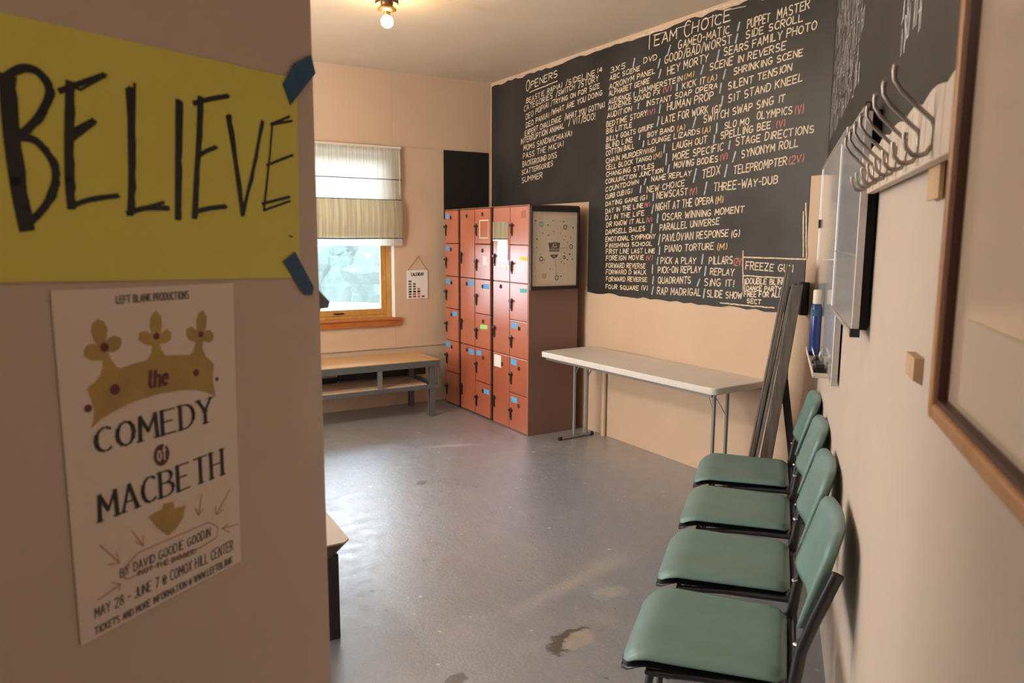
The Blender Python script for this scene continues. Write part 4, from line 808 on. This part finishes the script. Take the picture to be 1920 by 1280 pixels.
# ------------------------------------------------------------------ folded sign board leaning in the corner
eb = thing('sandwich_board', 'weathered dark wooden folding sign board leaning in the corner past the table', 'sign board', H(4.65, 0), HROT)
def EW(s, wv, z): return (s-4.65, WALLW-wv, z)
def slab(s0, s1, w0, z0, w1, z1, th, m, nm):
    g = MB(); g.hexa([EW(s0, w0, z0), EW(s1, w0, z0), EW(s1, w0+th, z0), EW(s0, w0+th, z0), EW(s0, w1, z1), EW(s1, w1, z1), EW(s1, w1+th, z1), EW(s0, w1+th, z1)])
    return obj(nm, g, m, eb, 0.004)
slab(4.66, 4.95, -0.158, 0.0, 0.058, 1.575, 0.010, 'darkwood', 'front_panel')
slab(4.655, 4.685, -0.148, 0.0, 0.066, 1.56, 0.022, 'darkwood', 'front_rail')
slab(4.66, 4.93, -0.115, 0.06, 0.080, 1.43, 0.018, 'greywood', 'inner_board')
slab(4.655, 4.68, -0.085, 0.03, 0.098, 1.44, 0.010, 'gap', 'gap_shade')  # solid near-black slab standing for the shade between the panels
slab(4.64, 4.67, -0.075, 0.0, 0.088, 1.455, 0.062, 'darkwood', 'back_rail')
slab(4.66, 4.91, -0.062, 0.0, 0.106, 1.45, 0.020, 'brownwood', 'back_panel')
slab(4.70, 4.74, 0.185, 0.0, 0.046, 0.93, 0.045, 'purplewood', 'rear_leg')
obj('hinge', MB().box(0.0, 0.05, WALLW-0.095, WALLW-0.05, 0.90, 0.95), 'blackmetal', eb, 0.003)

cy_ = MB().lathe([(0.001, 0.0), (0.028, 0.0), (0.031, 0.01), (0.031, 0.20), (0.027, 0.205), (0.027, 0.19), (0.001, 0.19)])
tag(obj('marker_cup', cy_, 'black', loc=(XC-0.040, 3.068, 1.245)), 'black cylindrical cup fixed to the wall in the corner behind the sign board', 'cup')

# ------------------------------------------------------------------ boards on the hook wall
# far whiteboard with tray
wa = thing('whiteboard', 'glossy whiteboard with a pen tray in the far corner of the hook wall', 'whiteboard', H(3.25, 1.1325), HROT); wa.scale = (1.25, 1, 1.25)
obj('panel', MB().box(0.01, 1.375, 0.012, 0.028, 0.012, 0.80), 'whiteboard', wa)
f = MB(); f.box(0, 1.385, 0.007, 0.033, -0.004, 0.012); f.box(0, 1.385, 0.007, 0.033, 0.80, 0.815); f.box(0, 0.012, 0.007, 0.033, 0, 0.81); f.box(1.373, 1.385, 0.007, 0.033, 0, 0.81)
obj('frame', f, 'alu', wa, 0.002)
t_ = MB(); t_.box(0.14, 0.80, 0.032, 0.094, -0.004, 0.0); t_.box(0.14, 0.80, 0.090, 0.094, 0, 0.016); t_.box(0.14, 0.144, 0.032, 0.094, 0, 0.014); t_.box(0.796, 0.80, 0.032, 0.094, 0, 0.014)
obj('pen_tray', t_, 'railpaint', wa, 0.001)
obj('corner_clip', MB().box(1.30, 1.33, 0.028, 0.040, 0.52, 0.56), 'black', wa, 0.002)
er = thing('board_eraser', 'black felt eraser lying in the whiteboard tray', 'eraser', H(3.575, 1.1328, 0.061), HROT)
obj('felt', MB().box(-0.06, 0.06, -0.022, 0.022, 0.0, 0.020), 'black', er, 0.003); obj('grip', MB().box(-0.058, 0.058, -0.020, 0.020, 0.020, 0.040), 'blackmetal', er, 0.004)
cl = thing('bulldog_clip', 'shiny chrome bulldog clip in the tray beside the blue bottle', 'clip', H(3.82, 1.1328, 0.061), HROT); cl.scale = (1.15, 1.0, 1.15)
obj('jaw', MB().prism([(-0.022, 0.0), (0.022, 0.0), (0.004, 0.032), (-0.004, 0.032)], lambda a, b: (-0.025, a, b), lambda a, b: (0.025, a, b)), 'blackmetal', cl, 0.002)
for s in (-1, 1):
    obj('handle', MB().tube([(-0.018, 0.010*s, 0.028), (-0.016, 0.020*s, 0.055), (0.0, 0.024*s, 0.066), (0.016, 0.020*s, 0.055), (0.018, 0.010*s, 0.028)], 0.0028, 8), 'chrome', cl)
bo = thing('cleaner_bottle', 'blue bottle of board cleaner with cream cap standing in the tray', 'bottle', H(4.08, 1.1328, 0.061), HROT); bo.scale = (0.95, 0.95, 1.25)
obj('bottle_body', MB().lathe([(0.001, 0), (0.026, 0), (0.029, 0.008), (0.029, 0.19), (0.024, 0.205), (0.018, 0.212)]), 'bluebottle', bo)
obj('cap', MB().lathe([(0.020, 0.208), (0.021, 0.212), (0.021, 0.262), (0.018, 0.266), (0.001, 0.266)]), 'capwhite', bo)
obj('label_band', MB().lathe([(0.0295, 0.160), (0.0295, 0.188)]), 'paintertape', bo)

# nearer grey whiteboard standing off the wall
wb = thing('whiteboard', 'smaller grey whiteboard standing off the wall just past the coat hooks', 'whiteboard', H(2.356, 1.441), HROT); wb.scale = (1.24, 1, 1.24)
obj('panel', MB().box(0.012, 0.70, 0.035, 0.047, 0.012, 0.515), 'greyboard', wb)
f = MB(); f.box(0, 0.712, 0.029, 0.051, 0, 0.012); f.box(0, 0.712, 0.029, 0.051, 0.515, 0.527); f.box(0, 0.012, 0.029, 0.051, 0, 0.527); f.box(0.70, 0.712, 0.029, 0.051, 0, 0.527)
obj('frame', f, 'alu', wb, 0.002)
obj('seam_strip', MB().box(0.012, 0.70, 0.047, 0.0485, 0.185, 0.189), 'alu', wb)
for z in (-0.002, 0.509): obj('corner_cap', MB().box(-0.003, 0.022, 0.027, 0.0525, z, z+0.02), 'black', wb)
obj('shadow_core', MB().box(0.014, 0.698, 0.006, 0.035, 0.014, 0.513), 'gap', wb)  # near-black core added to paint the shadow gap behind this board

# coat rail
rail = thing('coat_rail', 'cream wooden coat rail with scalloped top and eight wire double hooks', 'coat rail', H(0.965, 1.8449), HROT); rail.scale = (1.135, 1.0, 1.135)
Lr = 1.22; L0 = 0.055
prof = [(L0, 0.0), (Lr, 0.0)]
pr = [(Lr - (Lr-L0)*i/72, 0.096 + 0.010*abs(math.sin(math.pi*(i/72*Lr)/0.19))) for i in range(73)]
obj('board', MB().prism(prof + pr, lambda a, b: (a, 0.014, b), lambda a, b: (a, 0.035, b)), 'railpaint', rail, 0.002)
for i in range(2, 19): obj('groove_line', MB().box(i*Lr/19-0.0008, i*Lr/19+0.0008, 0.0348, 0.0354, 0.004, 0.094), 'rawwood', rail)
for x, zb in ((0.42, -0.05), (1.05, 0.005)): obj('backing_block', MB().box(x, x+0.09, 0.006, 0.014, zb, 0.085), 'rawwood', rail, 0.001)
def hook(s):
    x = s-0.85; z = 1.887-1.83; g = MB()
    up_p = [(x, 0.036, z-0.035), (x, 0.0365, z-0.012), (x, 0.038, z), (x, 0.062, z+0.021), (x, 0.086, z+0.042), (x, 0.0975, z+0.058), (x, 0.0985, z+0.07), (x, 0.097, z+0.078)]
    g.tube(up_p, [0.0038]*6+[0.0044, 0.005], 8)
    g.tube([(x-0.009, 0.097, z+0.079), (x+0.009, 0.097, z+0.079)], 0.004, 8)
    low = [(x, 0.036, z-0.012), (x, 0.0365, z-0.034), (x, 0.043, z-0.046), (x, 0.053, z-0.049), (x, 0.064, z-0.047), (x, 0.073, z-0.038), (x, 0.077, z-0.024), (x, 0.076, z-0.016)]
    g.tube(low, [0.0038]*7+[0.005], 8)
    obj('hook', g, 'hookmetal', rail)
for i in range(8): hook(1.229 + 0.118*i)

# framed board close to the camera
fb = thing('framed_board', 'large pale board in an orange wood frame close to the camera', 'board', H(0.0, 1.508), HROT); fb.scale = (1.146, 1.05, 1.146)
X0, X1, Z1, d0, d1 = -0.35, 0.878, 0.95, 0.007, 0.078
FB = 0.018
f = MB()
f.box(X1-FB, X1, d0, d1, 0, Z1); f.box(X0, X0+FB, d0, d1, 0, Z1); f.box(X0+FB, X1-FB, d0, d1, 0, FB); f.box(X0+FB, X1-FB, d0, d1, Z1-FB, Z1)
obj('frame', f, 'framewood', fb, 0.004)
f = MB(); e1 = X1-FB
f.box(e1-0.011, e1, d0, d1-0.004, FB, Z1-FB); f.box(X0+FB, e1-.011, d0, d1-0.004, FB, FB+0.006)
obj('shaded_lip', f, 'lipshade', fb)  # lip coloured dark so the rabbet's shadow line is in the colour
obj('panel', MB().box(X0+FB, e1-0.006, d0+0.01, d1-0.014, FB, Z1-FB), 'picture', fb)
obj('glass_reflection', MB().box(-0.2, 0.79, d1-0.0135, d1-0.0115, 0.032, 0.112), 'cream', fb)  # pale strip painting a band reflected in the glass; no paper
tag(obj('wall_block', MB().hexa([(0,0,0), (0.09,0,0), (0.09,0.016,0.008), (0,0.016,0.008), (0,0,0.05), (0.09,0,0.05), (0.09,0.016,0.05), (0,0.016,0.05)]), 'rawwood', loc=H(1.522, 1.4545), rotz=HROT), 'small raw wood block on the wall beside the orange framed board', 'block')

# ------------------------------------------------------------------ left partition: sign, tapes, poster
# local: x along the partition toward its free edge, y- into the hall, z up
def PW(t, z, off): return (t, -off, z)
sg = thing('paper_sign', 'yellow card sign hand-lettered BELIEVE in black marker', 'sign', PT(0, 0), PROT)
sheet = [(-0.6, 1.9585), (-0.0401, 1.9748), (-0.0496, 1.6509), (-0.6, 1.669)]
obj('card', MB().prism(sheet, lambda a, b: PW(a, b, 0.001), lambda a, b: PW(a, b, 0.0025)), 'yellowpaper', sg)
lt = MB()
rnd = random.Random(2)
for (wd, pl) in BEL:
    # resample to a smooth marker line
    if len(pl) > 2 and wd > 0.006:
        q = []
        for i in range(len(pl)-1):
            p0, p1, p2, p3 = pl[max(i-1, 0)], pl[i], pl[i+1], pl[min(i+2, len(pl)-1)]
            for k in range(5):
                t = k/5; f_ = lambda a, b, c_, d_: 0.5*((2*b)+(-a+c_)*t+(2*a-5*b+4*c_-d_)*t*t+(-a+3*b-3*c_+d_)*t**3)
                q.append((f_(p0[0], p1[0], p2[0], p3[0]), f_(p0[1], p1[1], p2[1], p3[1])))
        q.append(pl[-1]); pl = q
    lt.strokes([pl], wd*1.02, lambda a, b: PW(a, b, 0.0031))
    lt.strokes([[(a+rnd.uniform(-.0012, .0012), b+rnd.uniform(-.001, .001)) for a, b in pl]], wd*0.45, lambda a, b: PW(a+wd*0.42, b, 0.0033))
obj('lettering', lt, 'ink', sg)
for i, (poly, lab) in enumerate(zip(TAPES, ('dark blue tape strip holding the upper right corner of the yellow sign', 'dark blue tape strip holding the lower right corner of the yellow sign'))):
    o = obj('tape_strip', MB().prism(poly, lambda a, b: PW(min(a, 0.004), b, 0.0035), lambda a, b: PW(min(a, 0.004), b, 0.0045)), 'paintertape', loc=PT(0, 0), rotz=PROT)
    tag(o, lab, 'tape', 'blue tape on the sign')

po = thing('poster', 'white theatre poster with a gold crown and red pen arrows below the yellow sign', 'poster', PT(0, 0), PROT)
sh = MB(); nn = 14; vs_ = []; fs = []
c00, c10, c11, c01 = (-0.4709, 1.6541), (-0.1935, 1.6493), (-0.2034, 1.2104), (-0.4682, 1.2013)
for j in range(nn+1):
    q = j/nn
    for i in range(nn+1):
        p = i/nn
        a = (c00[0]*(1-p)+c10[0]*p)*(1-q) + (c01[0]*(1-p)+c11[0]*p)*q
        b = (c00[1]*(1-p)+c10[1]*p)*(1-q) + (c01[1]*(1-p)+c11[1]*p)*q
        vs_.append(PW(a, b, 0.002))
for j in range(nn):
    for i in range(nn): fs.append((j*(nn+1)+i, j*(nn+1)+i+1, (j+1)*(nn+1)+i+1, (j+1)*(nn+1)+i))
sh.add(vs_, fs); so = obj('sheet', sh, 'posterpaper', po)
sf = so.modifiers.new('thick', 'SOLIDIFY'); sf.thickness = 0.0008; sf.offset = 0
def flat(nm, poly, m, off): return obj(nm, MB().prism(poly, lambda a, b: PW(a, b, off), lambda a, b: PW(a, b, off+0.0003)), m, po)
flat('crown', CROWN, 'gold', 0.0026); flat('shield', SHIELD, 'gold', 0.0026)
for (a, b, r_) in GEMS:
    g = MB().prism([(a+r_*math.cos(k*math.pi/6), b+r_*math.sin(k*math.pi/6)) for k in range(12)], lambda p, q: PW(p, q, 0.003), lambda p, q: PW(p, q, 0.0033))
    obj('gem', g, 'maroon', po)
for (t, a0, b0, a1, b1, h0, h1) in SERIF:
    ttl = MB(); pls = layout(t, a0, b0, a1, b1, h0, h1)
    wf = lambda ux, uy: 0.0021 + 0.0042*abs(uy)**1.5*(0.55 if ux*uy > 0.2 else 1.0)
    ttl.strokes(pls, 0, lambda a, b: PW(a, b, 0.003), wf)
    for pl in pls:                         # serifs on the open ends of upright strokes
        for (e, n2) in ((pl[0], pl[1]), (pl[-1], pl[-2])):
            if math.dist(pl[0], pl[-1]) > 0.004 and abs(e[1]-n2[1]) > abs(e[0]-n2[0])*1.2 and len(pl) < 7:
                ttl.strokes([[(e[0]-0.0055, e[1]), (e[0]+0.0055, e[1])]], 0.0018, lambda a, b: PW(a, b, 0.003))
    obj('title_word', ttl, 'print', po)
for (t, a0, b0, a1, b1, h0, h1) in SMALL:
    small = MB().strokes(layout(t, a0, b0, a1, b1, h0, h1, 0.15, rnd), 0.0016, lambda a, b: PW(a, b, 0.003))
    obj('small_print_line', small, 'greyprint', po)
t, a0, b0, a1, b1, h0, h1 = THE
th_ = MB().strokes(layout(t, a0, b0, a1, b1, h0, h1), 0, lambda a, b: PW(a+(b-b0)*0.12, b, 0.0034), lambda ux, uy: 0.002+0.003*abs(uy)); obj('small_title', th_, 'maroon', po)
flat('medallion', [(OFC[0]+0.0125*math.cos(k*math.pi/10), OFC[1]+0.0155*math.sin(k*math.pi/10)) for k in range(20)], 'maroon', 0.003)
t, a0, b0, a1, b1, h0, h1 = OF
obj('medallion_letters', MB().strokes(layout(t, OFC[0]-0.007, OFC[1]-0.007, OFC[0]+0.007, OFC[1]-0.006, 0.019, 0.019), 0.0022, lambda a, b: PW(a, b, 0.0036)), 'posterpaper', po)
obj('pen_arrows', MB().strokes(RED, 0.0012, lambda a, b: PW(a, b, 0.0032)), 'redpen', po, label='red pen arrows and ring')
dm = MB()
for (a, b, r_) in [(-0.0777, 2.0363, .0028), (-0.1945, 1.5447, .0032), (-0.0663, 1.3888, .002)]:
    dm.prism([(a+r_*math.cos(k*math.pi/4), b+r_*math.sin(k*math.pi/4)) for k in range(8)], lambda p, q: PW(p, q, 0.0006), lambda p, q: PW(p, q, 0.0012))
for (a, b, r1, r2) in [(-0.0378, 0.9839+.045, .006, .010), (-0.1976, 1.019, .005, .007)]:
    dm.prism([(a+r1*math.cos(k*math.pi/5)+0.3*r1*math.sin(k*math.pi/5), b+r2*math.sin(k*math.pi/5)) for k in range(10)], lambda p, q: PW(p, q, 0.0006), lambda p, q: PW(p, q, 0.0012))
obj('nail_holes', dm, 'dirt', pwo)
lc = thing('door_catch', 'small dark metal catch on the free edge of the left partition', 'catch', PT(0, 1.60, 0), PROT)
obj('plate', MB().box(0.0, 0.004, 0.001, 0.020, -0.012, 0.026), 'blackmetal', lc, 0.001)
obj('tongue', MB().prism([(0.003, 0.026), (0.030, 0.004), (0.026, -0.007), (0.003, -0.007)], lambda a, b: (a, 0.002, b), lambda a, b: (a, 0.016, b)), 'greypaint', lc, 0.001)

# ------------------------------------------------------------------ low table behind the partition
dk = thing('low_table', 'corner of a low wooden table with pale top behind the left partition', 'table', (0.985, 2.93, 0))
top = [(0.0, 0.03), (-0.03, 0.0), (-0.75, 0.0), (-0.75, 0.9), (0.03, 0.9)]
obj('tabletop', MB().prism(top, lambda a, b: (a, b, 0.45), lambda a, b: (a, b, 0.443)), 'deskt', dk)
obj('edge_band', MB().prism(top, lambda a, b: (a, b, 0.443), lambda a, b: (a-(0.05 if a > -.1 else 0), b+(0.04 if b < .1 else 0), 0.375)), 'brownwood', dk)
for (x, y) in ((-0.09, 0.05), (-0.09, 0.80), (-0.70, 0.06), (-0.70, 0.80)):
    obj('leg', MB().hexa([(x, y, 0), (x+.05, y, 0), (x+.05, y+.06, 0), (x, y+.06, 0), (x-.03, y, 0.38), (x+.05, y, 0.38), (x+.05, y+.05, 0.38), (x-.02, y+.05, 0.38)]), 'purplewood', dk, 0.003)
